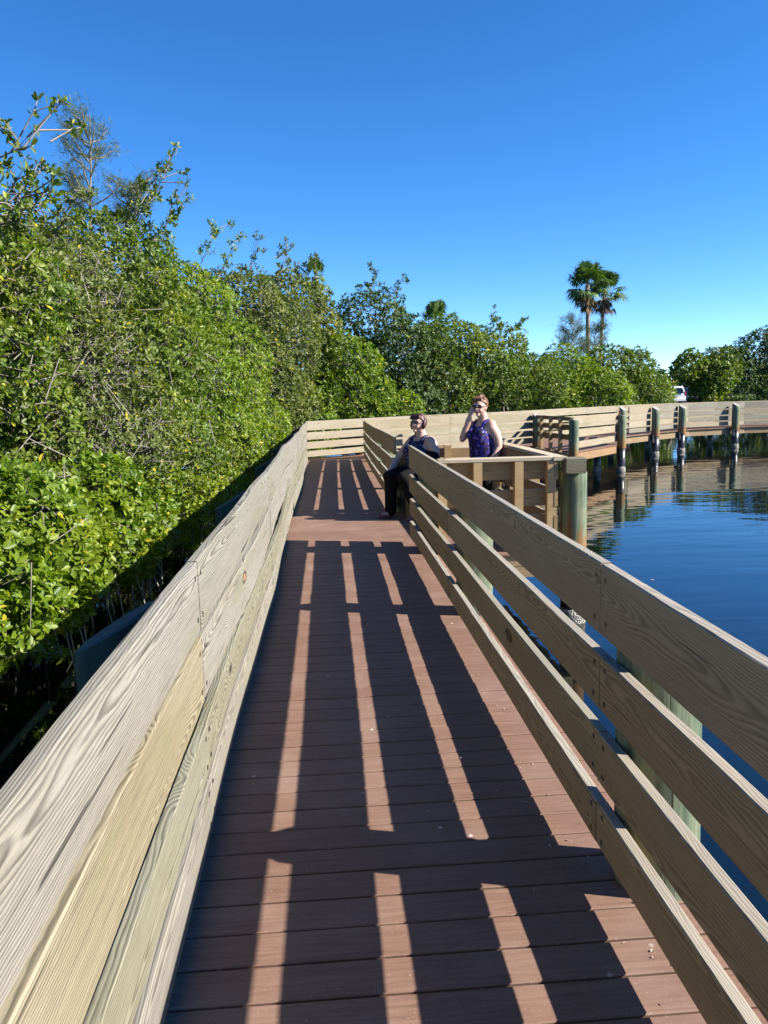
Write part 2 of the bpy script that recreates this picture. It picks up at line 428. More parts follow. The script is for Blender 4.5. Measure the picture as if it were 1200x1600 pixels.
wood_beam(fr, 'edge_beam', BO[1], BO[2], .05, .22, -.036, 'pale_wood', (.85, .6, .4)); wood_beam(fr, 'edge_beam', BO[0], (BO[1][0]-.03, BO[1][1]), .05, .22, -.036); wood_beam(fr, 'edge_beam', BO[2], BO[3], .05, .22, -.036)

# ------------------------------------------------------------------ piles and railings
PILE_CACHE = {}
def pile_meshes(r, ztop, slant, water=True, seed=0, mat='pile'):
    key = (mat, round(r, 2), round(ztop, 2), round(slant, 2), seed)
    if key in PILE_CACHE: return PILE_CACHE[key]
    n = 20; rr = random.Random(seed+7)
    prof = [1+rr.uniform(-.025, .025) for _ in range(n)]
    zs = [-.12, .15, .4, .65, None]
    vs = []
    for i, z in enumerate(zs):
        for k in range(n):
            a = 2*math.pi*k/n; rad_ = r*prof[k]*(1.0-.012*i)
            x, y = rad_*math.cos(a), rad_*math.sin(a)
            if z is None: zz = ztop - slant*(x/r+1)/2
            else: zz = min(z, ztop-slant-.06-.01*(4-i))
            vs.append((x, y, zz))
    fs = [(i*n+k, i*n+(k+1) % n, (i+1)*n+(k+1) % n, (i+1)*n+k) for i in range(len(zs)-1) for k in range(n)]
    # slightly chamfered rim
    b = len(vs)
    for k in range(n):
        x, y, z = vs[(len(zs)-1)*n+k]; vs.append((x*.93, y*.93, z+.012))
    fs += [((len(zs)-1)*n+k, (len(zs)-1)*n+(k+1) % n, b+(k+1) % n, b+k) for k in range(n)] + [tuple(range(b, b+n))]
    m1 = MB(); m1.add(vs, fs); me1 = m1.mesh('post', [mat])
    for p in me1.polygons[:-1]: p.use_smooth = True
    m2 = MB(); m2.tube([(0, 0, -2.3), (0, 0, -.65), (0, 0, -.121)], [r*.90, r*.90, r*.92], 18); me2 = m2.mesh('pile_wrap', ['pile_wrap'], True)
    m3 = MB(); zz = [-.90, -.82, -.74, -.66]; n3 = 26
    path = [(0, 0, z) for z in zz]; m3.tube(path, [r*.98, r*1.04, r*1.03, r*.93], n3)
    m3.v = [(x*(1+rr.uniform(-.035, .035)), y*(1+rr.uniform(-.035, .035)), z+rr.uniform(-.02, .02)) for x, y, z in m3.v]
    me3 = m3.mesh('barnacle_band', ['barnacle'], True)
    m4 = MB()
    for s_ in (-1, 1): m4.box((0, s_*r*1.02, -.2), (.05, .012, .26))
    me4 = m4.mesh('strap', ['galvanised'])
    PILE_CACHE[key] = (me1, me2, me3, me4); return PILE_CACHE[key]
def add_pile(parent, x, y, ztop=.88, r=.135, slant=.1, rot=0., tilt=(0, 0), strap=False, seed=0, col=(1, 1, 1), mat='pile'):
    a, b, c, d = pile_meshes(r, ztop, slant, seed=seed, mat=mat)
    o = link('post', a, parent, (x, y, 0), rot); o.rotation_euler = (tilt[0], tilt[1], rot); o.color = (*col, 1)
    link('pile_wrap', b, o); link('barnacle_band', c, o)
    if strap: link('strap', d, o)
    return o

ROWS = [(.085, .235), (.308, .482), (.558, .744), (.814, 1.052)]
def board_mesh(L, h, th, seed, screws=(1, 1), inner=1, bow=.004, wob=None):
    """board along +X, inner face towards +Y*inner; origin at its start, mid height"""
    r = random.Random(seed); n = max(2, int(L/.22)); ch = .004
    ph = r.uniform(0, 6); vs = []
    prof = [(-th/2, -h/2+ch), (-th/2, h/2-ch), (-th/2+ch, h/2), (th/2-ch, h/2), (th/2, h/2-ch), (th/2, -h/2+ch), (th/2-ch, -h/2), (-th/2+ch, -h/2)]
    a1, a2 = r.uniform(-bow, bow), r.uniform(-bow, bow)
    for i in range(n+1):
        u = i/n; x = u*L
        dy = math.sin(u*math.pi)*a1 + math.sin(u*2*math.pi+ph)*a2*.5*math.sin(u*math.pi); dz = math.sin(u*math.pi)*a2*.9
        tw = (u-.5)*r.uniform(-.003, .003)
        for (y, z) in prof: vs.append((x, y+dy+tw*z/h, z+dz+(r.uniform(-.0012, .0012) if z > 0 else 0)))
    fs = []
    for i in range(n):
        for k in range(8):
            k2 = (k+1) % 8; fs.append((i*8+k, i*8+k2, (i+1)*8+k2, (i+1)*8+k))
    fs += [tuple(range(7, -1, -1)), tuple(range(n*8, n*8+8))]
    mb = MB(); mb.add(vs, fs)
    yf = inner*(th/2+.0012)
    def screw(x, z, y0):
        m = 8; rr = .010; q = [(x+rr*math.cos(2*math.pi*k/m), y0, z+rr*math.sin(2*math.pi*k/m)) for k in range(m)]
        mb.add(q, [tuple(range(m))], 1)
    if screws[0]:
        for sz in (-.3, .3): screw(.045+r.uniform(-.006, .006), sz*h, yf)
    if screws[1]:
        for sz in (-.3, .3): screw(L-.045+r.uniform(-.006, .006), sz*h, yf)
    return mb
def railing(name, label, group, joints, zf, inner, mats, tint, post_list, rows=ROWS, th=.037, seed=1, bow=.004, skip=()):
    """joints: points along inner face centre line; inner=+1 if the walking side is to the left of travel"""
    root = empty(name, (joints[0][0], joints[0][1], 0), label, 'railing', group)
    inv = Vector((-joints[0][0], -joints[0][1], 0)); rr = random.Random(seed)
    for i in range(len(joints)-1):
        p, q = Vector(joints[i]), Vector(joints[i+1]); d = q-p; L = d.length-.004
        ang = math.atan2(d.y, d.x)
        for j, (z0, z1) in enumerate(rows):
            if (i, j) in skip: continue
            f0 = zf(p.y); f1 = zf(q.y)
            sd = seed*100+i*7+j; h = z1-z0-rr.uniform(0, .006)
            mat = mats[rr.randrange(len(mats))]
            mb = board_mesh(L, h, th, sd, inner=inner, bow=bow)
            o = link('rail_board', mb.mesh('rail_board', [mat, 'screw_steel']), root)
            zc0 = (z0+z1)/2*f0; zc1 = (z0+z1)/2*f1
            off = rr.uniform(-.0025, .0025)
            n2 = Vector((-d.y, d.x)).normalized()*off
            o.location = Vector((p.x+n2.x, p.y+n2.y, zc0)) + inv
            o.rotation_euler = (0, -math.atan2(zc1-zc0, L), ang)
            t = tint(i, j, rr); o.color = (*t, 1)
    for (x, y, kw) in post_list:
        kw = dict(kw, tilt=(rr.uniform(-.014, .014), rr.uniform(-.014, .014)))
        o = add_pile(root, x+inv.x, y+inv.y, **kw)
    return root
def tv(base, amp):
    def f(i, j, r):
        k = r.uniform(1-amp, 1+amp); return tuple(min(1, c*k*r.uniform(.98, 1.02)) for c in base)
    return f
zfA = lambda y: 1.0 - .095*max(0, min(1, (y-9)/10))
JX = [-.80, 2.35, 5.53, 8.21]
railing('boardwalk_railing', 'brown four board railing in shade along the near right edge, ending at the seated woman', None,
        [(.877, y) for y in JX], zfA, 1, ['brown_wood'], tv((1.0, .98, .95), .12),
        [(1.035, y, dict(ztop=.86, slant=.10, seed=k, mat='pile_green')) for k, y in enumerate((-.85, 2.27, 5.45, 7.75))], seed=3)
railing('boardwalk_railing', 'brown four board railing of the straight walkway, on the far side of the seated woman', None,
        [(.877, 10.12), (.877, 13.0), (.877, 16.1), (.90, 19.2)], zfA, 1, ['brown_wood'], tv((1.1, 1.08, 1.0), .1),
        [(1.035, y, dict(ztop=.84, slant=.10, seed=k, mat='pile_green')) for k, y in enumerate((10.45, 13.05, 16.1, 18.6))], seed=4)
def tintL(i, j, r):
    if i == 0 and j == 2: return (1.02, .93, .74)
    if j == 1: return (.86, .86, .74)
    k = r.uniform(.88, 1.05); return (k, k*r.uniform(.97, 1), k*r.uniform(.93, 1.0))
LJ = [(-.462, -.7), (-.470, 2.62-.0), (-.468, 5.75), (-.508, 8.9), (-.498, 12.05), (-.515, 15.2), (-.51, 17.7), (-.545, 19.45)]
LJ[1] = (-.478, 2.62)
railing('boardwalk_railing', 'sunlit grey weathered railing on the left edge beside the mangroves', None,
        LJ, zfA, -1, ['weathered_wood'], tintL,
        [(-.735, y+.15, dict(ztop=.905, slant=.15, mat='pile_green', rot=math.pi, seed=k, r=.145, col=(.26, .33, .38))) for k, y in enumerate((-.7, 2.45, 5.7, 8.85, 12.0, 15.15, 18.3))], seed=6, bow=.020, rows=[(.07, .258), (.285, .462), (.548, .782), (.802, 1.05)])  # posts tinted dark blue: rail shade and sky reflection put into the colour
zfW = lambda y: .915
# far rail: from the left corner, behind the water-side rail
FJ = [(-.545, 19.50), (.95, 20.75)] + FAR[1:]
railing('boardwalk_railing', 'pale sunlit railing closing the end of the straight walkway and backing the far walkway', None,
        FJ, zfW, -1, ['pale_wood'], tv((1, .98, .92), .07),
        [(x-.02*0, y, dict(ztop=.8, slant=.1, seed=k, rot=2)) for k, (x, y) in enumerate([(FJ[i][0]-.09, FJ[i][1]+.15) for i in range(1, len(FJ)-1)])], seed=8)
# water-side rail with tall slant-topped piles outside
def wposts():
    out = []
    pts = [(6.02, 22.4), (11.75, 26.98), (13.35, 28.3), (16.1, 29.5), (20.6, 30.15), (25, 30.2)]
    for k, (x, y) in enumerate(pts):
        out.append((x, y, dict(ztop=.955, slant=.15, r=.145, seed=k, strap=k > 0, rot=-.9)))
    out.append((2.35, 19.55, dict(ztop=.86, slant=.03, r=.14, seed=9, rot=-.9)))
    out.append((8.35-.05, 24.05, dict(ztop=1.0, slant=.16, r=.12, seed=3, rot=-.9))); out.append((9.95, 25.5, dict(ztop=1.02, slant=.16, r=.12, seed=4, rot=-.9)))
    return out
WP = wposts()
WP[0] = (6.12, 22.2, WP[0][2])
WJ = [W[0], W[1], W[2]]
railing('boardwalk_railing', 'pale sunlit railing behind the two women, from the shaded railing to the lookout', None,
        WJ, zfW, -1, ['pale_wood'], lambda i, j, r: (.62, .48, .36) if j == 0 and i == 0 else tuple(q*r.uniform(.94, 1.05) for q in (1, .97, .90)),
        [WP[0], WP[6]], seed=11)
railing('boardwalk_railing', 'pale sunlit water side railing with green piles, right of the lookout over the pond', None,
        W[4:], zfW, -1, ['pale_wood', 'weathered_wood'], tv((1, .96, .90), .08), WP[1:6]+WP[8:9], seed=12)

def low_rail(name, label, segs, ztop, rows, mats, tint, uprights, cap_w=.14, cap_sides=(1, 1, 1), posts=(), seed=1, side=1, tops=('pale_wood',)):
    """capped low railing: flat cap board, uprights, boards on the inner side"""
    root = empty(name, (segs[0][0][0], segs[0][0][1], 0), label, 'railing'); inv = Vector((-segs[0][0][0], -segs[0][0][1], 0)); rr = random.Random(seed)
    for i, (p, q) in enumerate(segs):
        p, q = Vector(p), Vector(q); d = q-p; L = d.length; ang = math.atan2(d.y, d.x); n = Vector((-d.y, d.x)).normalized()
        if cap_sides[i]:
            mb = MB(); mb.box((L/2, 0, 0), (L, cap_w, .038), ch=.004)
            o = link('cap_board', mb.mesh('cap_board', [tops[0]]), root); o.location = Vector((p.x, p.y, ztop-.019-.0015*i))+inv; o.rotation_euler = (0, 0, ang); o.color = (*tint(i, 9, rr), 1)
        for j, (z0, z1) in enumerate(rows[i]):
            mb = board_mesh(L-.02, z1-z0, .036, seed*50+i*5+j, inner=1, bow=.004)
            o = link('rail_board', mb.mesh('rail_board', [mats[i], 'screw_steel']), root); c = p+n*side*.04+d.normalized()*.01
            o.location = Vector((c.x, c.y, (z0+z1)/2))+inv; o.rotation_euler = (0, 0, ang); o.color = (*tint(i, j, rr), 1)
        for u in uprights[i]:
            c = p+d*u-n*side*.025
            mb = MB(); mb.box((0, 0, (ztop-.04-.2)/2), (.085, .085, ztop-.04+.2), ch=.004)
            o = link('upright', mb.mesh('upright', ['brown_wood']), root); o.location = Vector((c.x, c.y, 0))+inv; o.rotation_euler = (0, 0, ang); o.color = (1.25, 1.2, 1.1, 1)
    for (x, y, kw) in posts: add_pile(root, x+inv.x, y+inv.y, **kw)
    return root
RW3 = [(.20, .36), (.45, .62), (.72, .905)]
pr = low_rail('platform_railing', 'low capped railing around the small platform, big green pile at its corner',
         [((1.08, 7.56), (2.30, 7.56)), ((2.30, 7.48), (2.24, 10.25)), ((1.02, 10.28), (2.17, 10.28))], .95,
         [RW3, RW3, [(.20, .36), (.44, .60), (.735, .86)]], ['brown_wood', 'brown_wood', 'brown_wood'],
         lambda i, j, r: (1.5, 1.45, 1.35) if j == 9 else (.95, .9, .85), [(.03, .32, .66, .93), (.35, .7, .98), (.05, .5)], cap_sides=(1, 1, 0), side=1,
         posts=[(2.50, 7.68, dict(ztop=.775, slant=.01, r=.135, seed=21))])
kb = MB(); kb.box((0, 0, 0), (.20, .16, .155), ch=.006); o = kb.build('corner_block', 'weathered_wood', pr); o.location = (2.44-1.08, 7.5-7.56, .858); o.color = (.75, .72, .6, 1)
low_rail('lookout_railing', 'low capped railing around the lookout jutting over the pond from the far walkway',
         [(BO[1], BO[2]), (BO[0], BO[1]), (BO[2], BO[3])], .89,
         [[(.08, .25), (.36, .55), (.71, .90)], [(.30, .44), (.56, .70), (.80, .90)], RW3], ['pale_wood', 'brown_wood', 'brown_wood'],
         lambda i, j, r: (.97, .93, .85) if i == 0 else (.7, .62, .55), [(), (.28, .52, .76), (.5,)], cap_w=.14, side=1, cap_sides=(0, 0, 0),
         posts=[(6.33, 19.50, dict(ztop=.84, slant=.02, r=.13, seed=5)), (8.58, 22.03, dict(ztop=.84, slant=.02, r=.13, seed=6)), (6.75, 20.6, dict(ztop=-.15, slant=.0, r=.13, seed=7)), (7.95, 22.3, dict(ztop=-.15, slant=.0, r=.12, seed=8))], seed=31)

# bench on the platform
bench = empty('bench', (1.2, 9.98, 0), 'plain brown timber bench along the back of the small platform', 'bench')
def part_box(name, c, size, mat, par, col=(1, 1, 1), rz=0, ch=.004):
    mb = MB(); mb.box((0, 0, 0), size, ch=ch); o = link(name, mb.mesh(name, [mat]), par); o.location = c; o.rotation_euler = (0, 0, rz); o.color = (*col, 1); return o
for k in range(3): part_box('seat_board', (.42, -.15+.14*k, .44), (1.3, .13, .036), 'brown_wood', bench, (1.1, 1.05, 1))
for x in (-.15, .42, .98):
    part_box('leg', (x, -.12, .18), (.085, .085, .48), 'brown_wood', bench); part_box('leg', (x, .12, .18), (.085, .085, .48), 'brown_wood', bench)

# ------------------------------------------------------------------ foliage
def noise3(P, seed, f):
    r = np.random.default_rng(seed); out = np.zeros(len(P))
    for k in range(5):
        d = r.normal(size=3); d /= np.linalg.norm(d); out += np.sin(P@d*f*(1+.45*k)+r.uniform(0, 6.28))/(1+.35*k)
    return out/2.4
def leaves_from_tips(P, D, k, L, wid, rg, droop=.0, fold=True, spread=(35, 85)):
    """rosette of k leaves at each tip P with axis D -> verts, faces"""
    n = len(P); P = np.repeat(P, k, 0); D = np.repeat(D, k, 0); m = n*k
    ref = np.where(np.abs(D[:, 2:3]) < .9, np.array([[0, 0, 1.]]), np.array([[1., 0, 0]]))
    A = np.cross(D, ref); A /= np.linalg.norm(A, axis=1)[:, None]; B = np.cross(D, A)
    az = (np.tile(np.arange(k), n)*2.4 + np.repeat(rg.uniform(0, 6.28, n), k) + rg.uniform(-.4, .4, m))[:, None]
    tl = np.radians(rg.uniform(spread[0], spread[1], m))[:, None]
    side = A*np.cos(az)+B*np.sin(az)
    d = D*np.cos(tl)+side*np.sin(tl); d[:, 2] -= droop; d /= np.linalg.norm(d, axis=1)[:, None]
    s = np.cross(d, D); s /= (np.linalg.norm(s, axis=1)[:, None]+1e-6)
    nn = np.cross(s, d)
    roll = rg.uniform(-.5, .5, m)[:, None]; s = s*np.cos(roll)+nn*np.sin(roll); nn = np.cross(s, d)
    l = L*rg.uniform(.65, 1.25, m)[:, None]; w_ = wid*l
    off = P + d*l*.12 - D*(rg.uniform(0, 1, m)[:, None]*L*.6)
    if fold:
        V = np.stack([off, off+d*l*.35+s*w_*.5+nn*w_*.16, off+d*l*.75+s*w_*.42+nn*w_*.14, off+d*l-nn*l*.06, off+d*l*.75-s*w_*.42+nn*w_*.14, off+d*l*.35-s*w_*.5+nn*w_*.16], 1).reshape(-1, 3)
        b = (np.arange(m)*6)[:, None]
        Fc = np.concatenate([b+np.array([[0, 1, 2, 3]]), b+np.array([[0, 3, 4, 5]])], 1).reshape(-1, 4)
    else:
        V = np.stack([off, off+d*l*.5+s*w_*.5, off+d*l, off+d*l*.5-s*w_*.5], 1).reshape(-1, 3)
        b = (np.arange(m)*4)[:, None]; Fc = b+np.array([[0, 1, 2, 3]])
    return V, Fc
def sticks(A, B, ra, rb, n=3):
    d = B-A; d /= (np.linalg.norm(d, axis=1)[:, None]+1e-9)
    ref = np.where(np.abs(d[:, 2:3]) < .9, np.array([[0, 0, 1.]]), np.array([[1., 0, 0]]))
    a = np.cross(d, ref); a /= np.linalg.norm(a, axis=1)[:, None]; b = np.cross(d, a)
    V = []
    for (P, r) in ((A, ra), (B, rb)):
        r = np.broadcast_to(np.asarray(r, dtype=float).reshape(-1, 1), (len(A), 1))
        for k in range(n):
            t = 2*math.pi*k/n; V.append(P+(a*math.cos(t)+b*math.sin(t))*r)
    V = np.stack(V, 1).reshape(-1, 3); base = (np.arange(len(A))*2*n)[:, None]
    Fs = np.concatenate([base+np.array([[k, (k+1) % n, n+(k+1) % n, n+k]]) for k in range(n)], 0)
    return V, Fs
def sample_blobs(blobs, density, rg, seed, lump=.22, hole=.0, f=1.3, inner=.35, cull=True):
    Ps, Ds = [], []
    for (c, r) in blobs:
        c = np.array(c, float); r = np.array(r, float)
        area = 4*math.pi*((r[0]*r[1])**1.6/3+(r[0]*r[2])**1.6/3+(r[1]*r[2])**1.6/3)**(1/1.6)
        n = int(area*density)
        u = rg.normal(size=(n, 3)); u /= np.linalg.norm(u, axis=1)[:, None]
        rf = 1-np.abs(rg.normal(size=n))*.10; ins = rg.random(n) < inner; rf[ins] = rg.uniform(.45, .95, ins.sum())
        P = c+u*r*rf[:, None]
        nz = noise3(P, seed, f*2.2/np.mean(r)**.5)
        P = c+u*r*(rf*(1+lump*nz))[:, None]
        nrm = u/r; nrm /= np.linalg.norm(nrm, axis=1)[:, None]
        keep = (noise3(P, seed+5, f*2.6) > -1.0+hole)
        Ps.append(P[keep]); Ds.append(nrm[keep])
    P = np.concatenate(Ps); D = np.concatenate(Ds)
    if cull:
        inside = np.zeros(len(P), int)
        for (c, r) in blobs:
            q = ((P-np.array(c))/np.array(r)); inside += (np.sum(q*q, 1) < .45)
        k = inside == 0; k |= rg.random(len(P)) < .12
        P, D = P[k], D[k]
    D = D+rg.normal(size=D.shape)*.45+np.array([0, 0, .35]); D /= np.linalg.norm(D, axis=1)[:, None]
    return P, D
BARK = {'g': 'bark_grey', 'b': 'bark_brown'}
def tree(label, base, blobs, density, L, wid, mat, seed, k=6, bark='g', twig=.35, lump=.22, hole=0., sprays=(), cat='tree', name='mangrove_tree', group=None,
         trunk_r=.09, droop=0., fold=True, twig_len=.35, trunks=3, spread=(35, 85), inner=.35, bigtwig=1.0):
    rg = np.random.default_rng(seed)
    root = empty(name, base, label, cat, group); b0 = np.array(base, float)
    P, D = sample_blobs(blobs, density*2.6, rg, seed, lump*.8, hole*.35, inner=inner); twig *= .26
    extra_s = []
    for (p0, p1, nt) in sprays:      # loose leafy branches reaching past the crown
        p0 = np.array(p0, float); p1 = np.array(p1, float); pts = [p0]
        for i in range(1, 7):
            pts.append(p0+(p1-p0)*i/6+rg.normal(size=3)*.05*np.linalg.norm(p1-p0)*.5)
        pts[-1] = p1; ln = np.linalg.norm(p1-p0); tp = []
        for i in range(6): extra_s.append((pts[i], pts[i+1], .011*(1-i/8), .011*(1-(i+1)/8)))
        for i in range(nt):
            u = .25+.75*(i+1)/nt; j = min(5, int(u*6)); s_ = pts[j]+(pts[j+1]-pts[j])*(u*6-j)
            dd = (p1-p0)/ln+rg.normal(size=3)*.7; dd /= np.linalg.norm(dd); e = s_+dd*ln*.22*rg.uniform(.5, 1.1)
            extra_s.append((s_, e, .006*bigtwig, .004*bigtwig)); tp.append((e, dd))
            for q in range(2):
                d3 = dd+rg.normal(size=3)*.5; d3 /= np.linalg.norm(d3); e2 = e+d3*ln*.08; tp.append((e2, d3)); extra_s.append((e, e2, .004*bigtwig, .003*bigtwig))
        tp.append((p1, (p1-p0)/ln))
        P = np.concatenate([P, np.array([t[0] for t in tp])]); D = np.concatenate([D, np.array([t[1] for t in tp])])
    V, Fc = leaves_from_tips(P, D, k, L, wid, rg, droop, fold, spread)
    link('crown', np_mesh('crown', V-b0, [Fc], [M[mat]]), root)
    # trunk with limbs, then branchlets
    A, B, RA, RB = [], [], [], []
    def seg(p, q, r0, r1): A.append(p); B.append(q); RA.append(r0); RB.append(r1)
    for ti in range(trunks):
        s0 = b0+np.array([rg.uniform(-.5, .5), rg.uniform(-.5, .5), 0]) if trunks > 1 else b0
        if trunks == 9: s0 = np.array(blobs[ti][0])+np.array([0, 0, -1.5])
        cs = blobs if trunks == 1 else [blobs[i] for i in range(ti, len(blobs), trunks)]
        for (c, r) in cs:
            c = np.array(c, float); prev = s0; rr_ = trunk_r
            for i in range(1, 6):
                u = i/5; q = s0+(c-s0)*u+np.array([0, 0, .3*np.sin(u*math.pi)])+rg.normal(size=3)*.08
                seg(prev, q, rr_, rr_*.82); prev = q; rr_ *= .82
            for _ in range(int(6*bigtwig)+4):
                u_ = rg.normal(size=3); u_ /= np.linalg.norm(u_); e = c+u_*np.array(r)*.88; pv = c; r2 = rr_*.30; bend = rg.normal(size=3)*.28
                for i in range(1, 8):
                    q = c+(e-c)*i/7+bend*math.sin(i/7*math.pi)+rg.normal(size=3)*.045; seg(pv, q, r2, r2*.78)
                    if i > 2:
                        for _b in range(2):
                            d3 = (e-c)/np.linalg.norm(e-c)+rg.normal(size=3)*.6; m_ = q+d3*.09; m2_ = m_+d3*.07+rg.normal(size=3)*.04; seg(q, m_, r2*.25, r2*.2); seg(m_, m2_, r2*.2, r2*.15); seg(m2_, m2_+d3*.06+rg.normal(size=3)*.04, r2*.15, r2*.1)
                    pv = q; r2 *= .78
    for s_ in extra_s: seg(*s_)
    if seed < 18:       # arching prop roots standing in the water below the crown
        low = [bl for bl in blobs if bl[0][2]-bl[1][2] < .2]
        for (c, r) in low:
            for _ in range(9):
                a_ = rg.uniform(0, 6.28); q0 = np.array(c)+np.array([math.cos(a_)*r[0]*rg.uniform(0, .55), math.sin(a_)*r[1]*rg.uniform(0, .55), -r[2]*.4]); q3 = q0+np.array([math.cos(a_)*rg.uniform(.1, .4)*r[0], math.sin(a_)*rg.uniform(.1, .4)*r[1], 0]); q3[2] = -1.0
                pv = q0
                for i in range(1, 6):
                    u = i/5; q = q0+(q3-q0)*np.array([u**.6, u**.6, u**1.4])+rg.normal(size=3)*.012; seg(pv, q, .009, .008); pv = q
    sel = rg.random(len(P)) < twig
    tp = P[sel]; td = D[sel]; st = tp-td*twig_len*rg.uniform(.5, 1.6, len(tp))[:, None]+rg.normal(size=tp.shape)*.09
    A = np.concatenate([np.array(A), st]); B = np.concatenate([np.array(B), tp]); RA = np.concatenate([RA, np.full(len(tp), .005*bigtwig)]); RB = np.concatenate([RB, np.full(len(tp), .003*bigtwig)])
    tv_, tf = sticks(A, B, RA, RB, 4 if trunk_r > .05 else 3)
    link('trunk', np_mesh('trunk', tv_-b0, [tf], [M[BARK[bark]]]), root)
    return root
G = None
# --- left side, near to far
tree('low bright green mangrove bush spilling over the water at the near left', (-3.6, 6.2, -1.2),
     [((-3.1, 5.6, .10), (.95, 1.2, .62)), ((-2.8, 6.9, .35), (.85, 1.1, .75)), ((-3.6, 4.7, -.1), (1.0, 1.1, .6)), ((-2.65, 8.4, .25), (.75, 1.0, .75)), ((-4.2, 6.0, .7), (1.1, 1.6, .8)), ((-2.6, 9.8, .2), (.7, 1.0, .8))],
     80, .082, .48, 'leaf_bright', 11, k=6, twig=.35, lump=.28, hole=.25, sprays=[((-3.0, 5.0, .1), (-2.35, 4.4, -.35), 4), ((-2.9, 6.4, .2), (-2.25, 6.0, -.25), 5), ((-3, 7, .3), (-2.2, 7.6, .3), 4)])
tree('tall mangrove at the left picture edge with loose leafy branches against the sky', (-5.0, 8.0, -1.0),
     [((-4.5, 8.0, 2.0), (1.65, 1.9, 1.25)), ((-4.6, 7.9, 3.0), (1.55, 1.7, .95)), ((-3.7, 8.6, 2.7), (1.0, 1.2, .8)), ((-4.1, 9.3, 1.3), (1.4, 1.5, 1.1)), ((-5.6, 6.4, 2.2), (1.6, 1.5, 1.6)), ((-4.3, 6.9, .9), (1.2, 1.3, .9))],
     56, .072, .46, 'leaf_mid', 12, k=6, twig=.75, lump=.25, hole=.42, bigtwig=1.6,
     sprays=[((-3.9, 7.4, 3.0), (-2.42, 7.2, 3.9), 12), ((-3.9, 7.2, 3.2), (-2.85, 7.2, 3.95), 12), ((-4.0, 7.5, 2.9), (-2.6, 7.6, 3.5), 11), ((-4.3, 7.0, 3.3), (-3.2, 6.9, 3.75), 12), ((-3.8, 7.6, 2.9), (-2.8, 7.9, 3.45), 10), ((-4.0, 8.5, 3.0), (-3.0, 8.6, 3.6), 8), ((-3.9, 7.2, 2.8), (-2.9, 7.1, 3.3), 10)])
tree('bare twiggy mangrove with grey branches showing between thin leaves at the left', (-4.6, 10.4, -1.0),
     [((-3.6, 10.4, 2.0), (1.2, 1.6, 1.0)), ((-4.0, 10.8, 3.1), (1.4, 1.5, .95)), ((-2.9, 10.4, .9), (1.0, 1.5, .95)), ((-3.9, 9.6, 2.8), (1.1, 1.1, .9))],
     42, .068, .44, 'leaf_olive', 13, k=6, twig=1.0, lump=.25, hole=.7, twig_len=.5, bigtwig=1.6,
     sprays=[((-3.6, 10.6, 3.4), (-3.0, 10.4, 4.2), 9), ((-3.9, 10.3, 3.6), (-3.5, 10.3, 4.4), 9)])
tree('mangrove with a spiky leafy shoot rising highest above its crown', (-4.0, 13.4, -1.0),
     [((-3.4, 13.2, 2.1), (1.45, 1.8, 1.3)), ((-3.5, 13.0, 3.5), (1.35, 1.5, 1.0)), ((-2.7, 12.4, .7), (1.1, 1.7, 1.2)), ((-2.6, 14.4, .4), (1.0, 1.4, 1.0)), ((-3.2, 14.6, 2.6), (1.2, 1.3, 1.2))],
     44, .075, .46, 'leaf_mid', 14, k=6, twig=.5, lump=.25, hole=.3, bigtwig=1.4,
     sprays=[((-3.0, 12.6, 3.8), (-2.30, 12.5, 5.05), 16), ((-2.9, 12.6, 3.7), (-2.1, 12.5, 4.5), 12), ((-3.2, 12.8, 4.0), (-2.75, 12.8, 4.8), 12)])
tree('green mangrove touching the left railing halfway along the walkway', (-3.2, 16.8, -1.0),
     [((-2.9, 16.6, 1.7), (1.45, 1.8, 1.4)), ((-3.1, 16.6, 3.4), (1.35, 1.5, 1.1)), ((-2.2, 15.4, .55), (1.0, 1.5, .95)), ((-2.5, 18.2, 2.0), (1.3, 1.3, 1.5)), ((-1.9, 12.2, -.05), (.7, 1.7, .6)), ((-1.7, 17.4, .4), (.8, 1.5, .9)), ((-1.6, 19.6, .6), (.8, 1.2, 1.0))],
     42, .075, .46, 'leaf_bright', 15, k=6, twig=.4, lump=.24, hole=.3, bigtwig=1.2,
     sprays=[((-2.7, 16.5, 4.0), (-2.0, 16.2, 4.95), 8), ((-2.3, 16.5, 3.8), (-1.65, 16.4, 4.75), 6)])
tree('broad olive green mangrove behind the left end of the straight walkway', (-2.6, 21.8, -1.0),
     [((-2.4, 21.6, 2.2), (1.7, 1.9, 1.7)), ((-2.3, 21.6, 3.9), (1.5, 1.6, 1.2)), ((-1.5, 22.6, 1.2), (1.3, 1.3, 1.3)), ((-1.1, 22.8, 3.2), (1.1, 1.3, 1.3))],
     32, .088, .46, 'leaf_olive', 16, k=6, twig=.5, lump=.24, hole=.25, bigtwig=1.3,
     sprays=[((-2.1, 21.5, 4.6), (-1.7, 21.4, 5.7), 6), ((-1.4, 21.8, 4.3), (-.9, 21.8, 5.5), 6)])
tree('tall rounded mangrove whose crown meets the sky just left of the gap', (-1.2, 27, -.9),
     [((-1.3, 26.8, 2.8), (1.9, 1.9, 2.0)), ((-1.2, 26.8, 4.6), (1.5, 1.5, 1.2)), ((-.4, 26.4, 1.2), (1.6, 1.3, 1.2)), ((-.2, 27, 3.8), (.9, 1.2, 1.3))],
     20, .115, .46, 'leaf_olive', 17, k=6, twig=.4, lump=.22, hole=.2, bigtwig=1.3, sprays=[((-.8, 26.5, 5.2), (-.2, 26.4, 6.1), 6), ((-1.4, 26.5, 5.4), (-1.2, 26.4, 6.4), 6)])
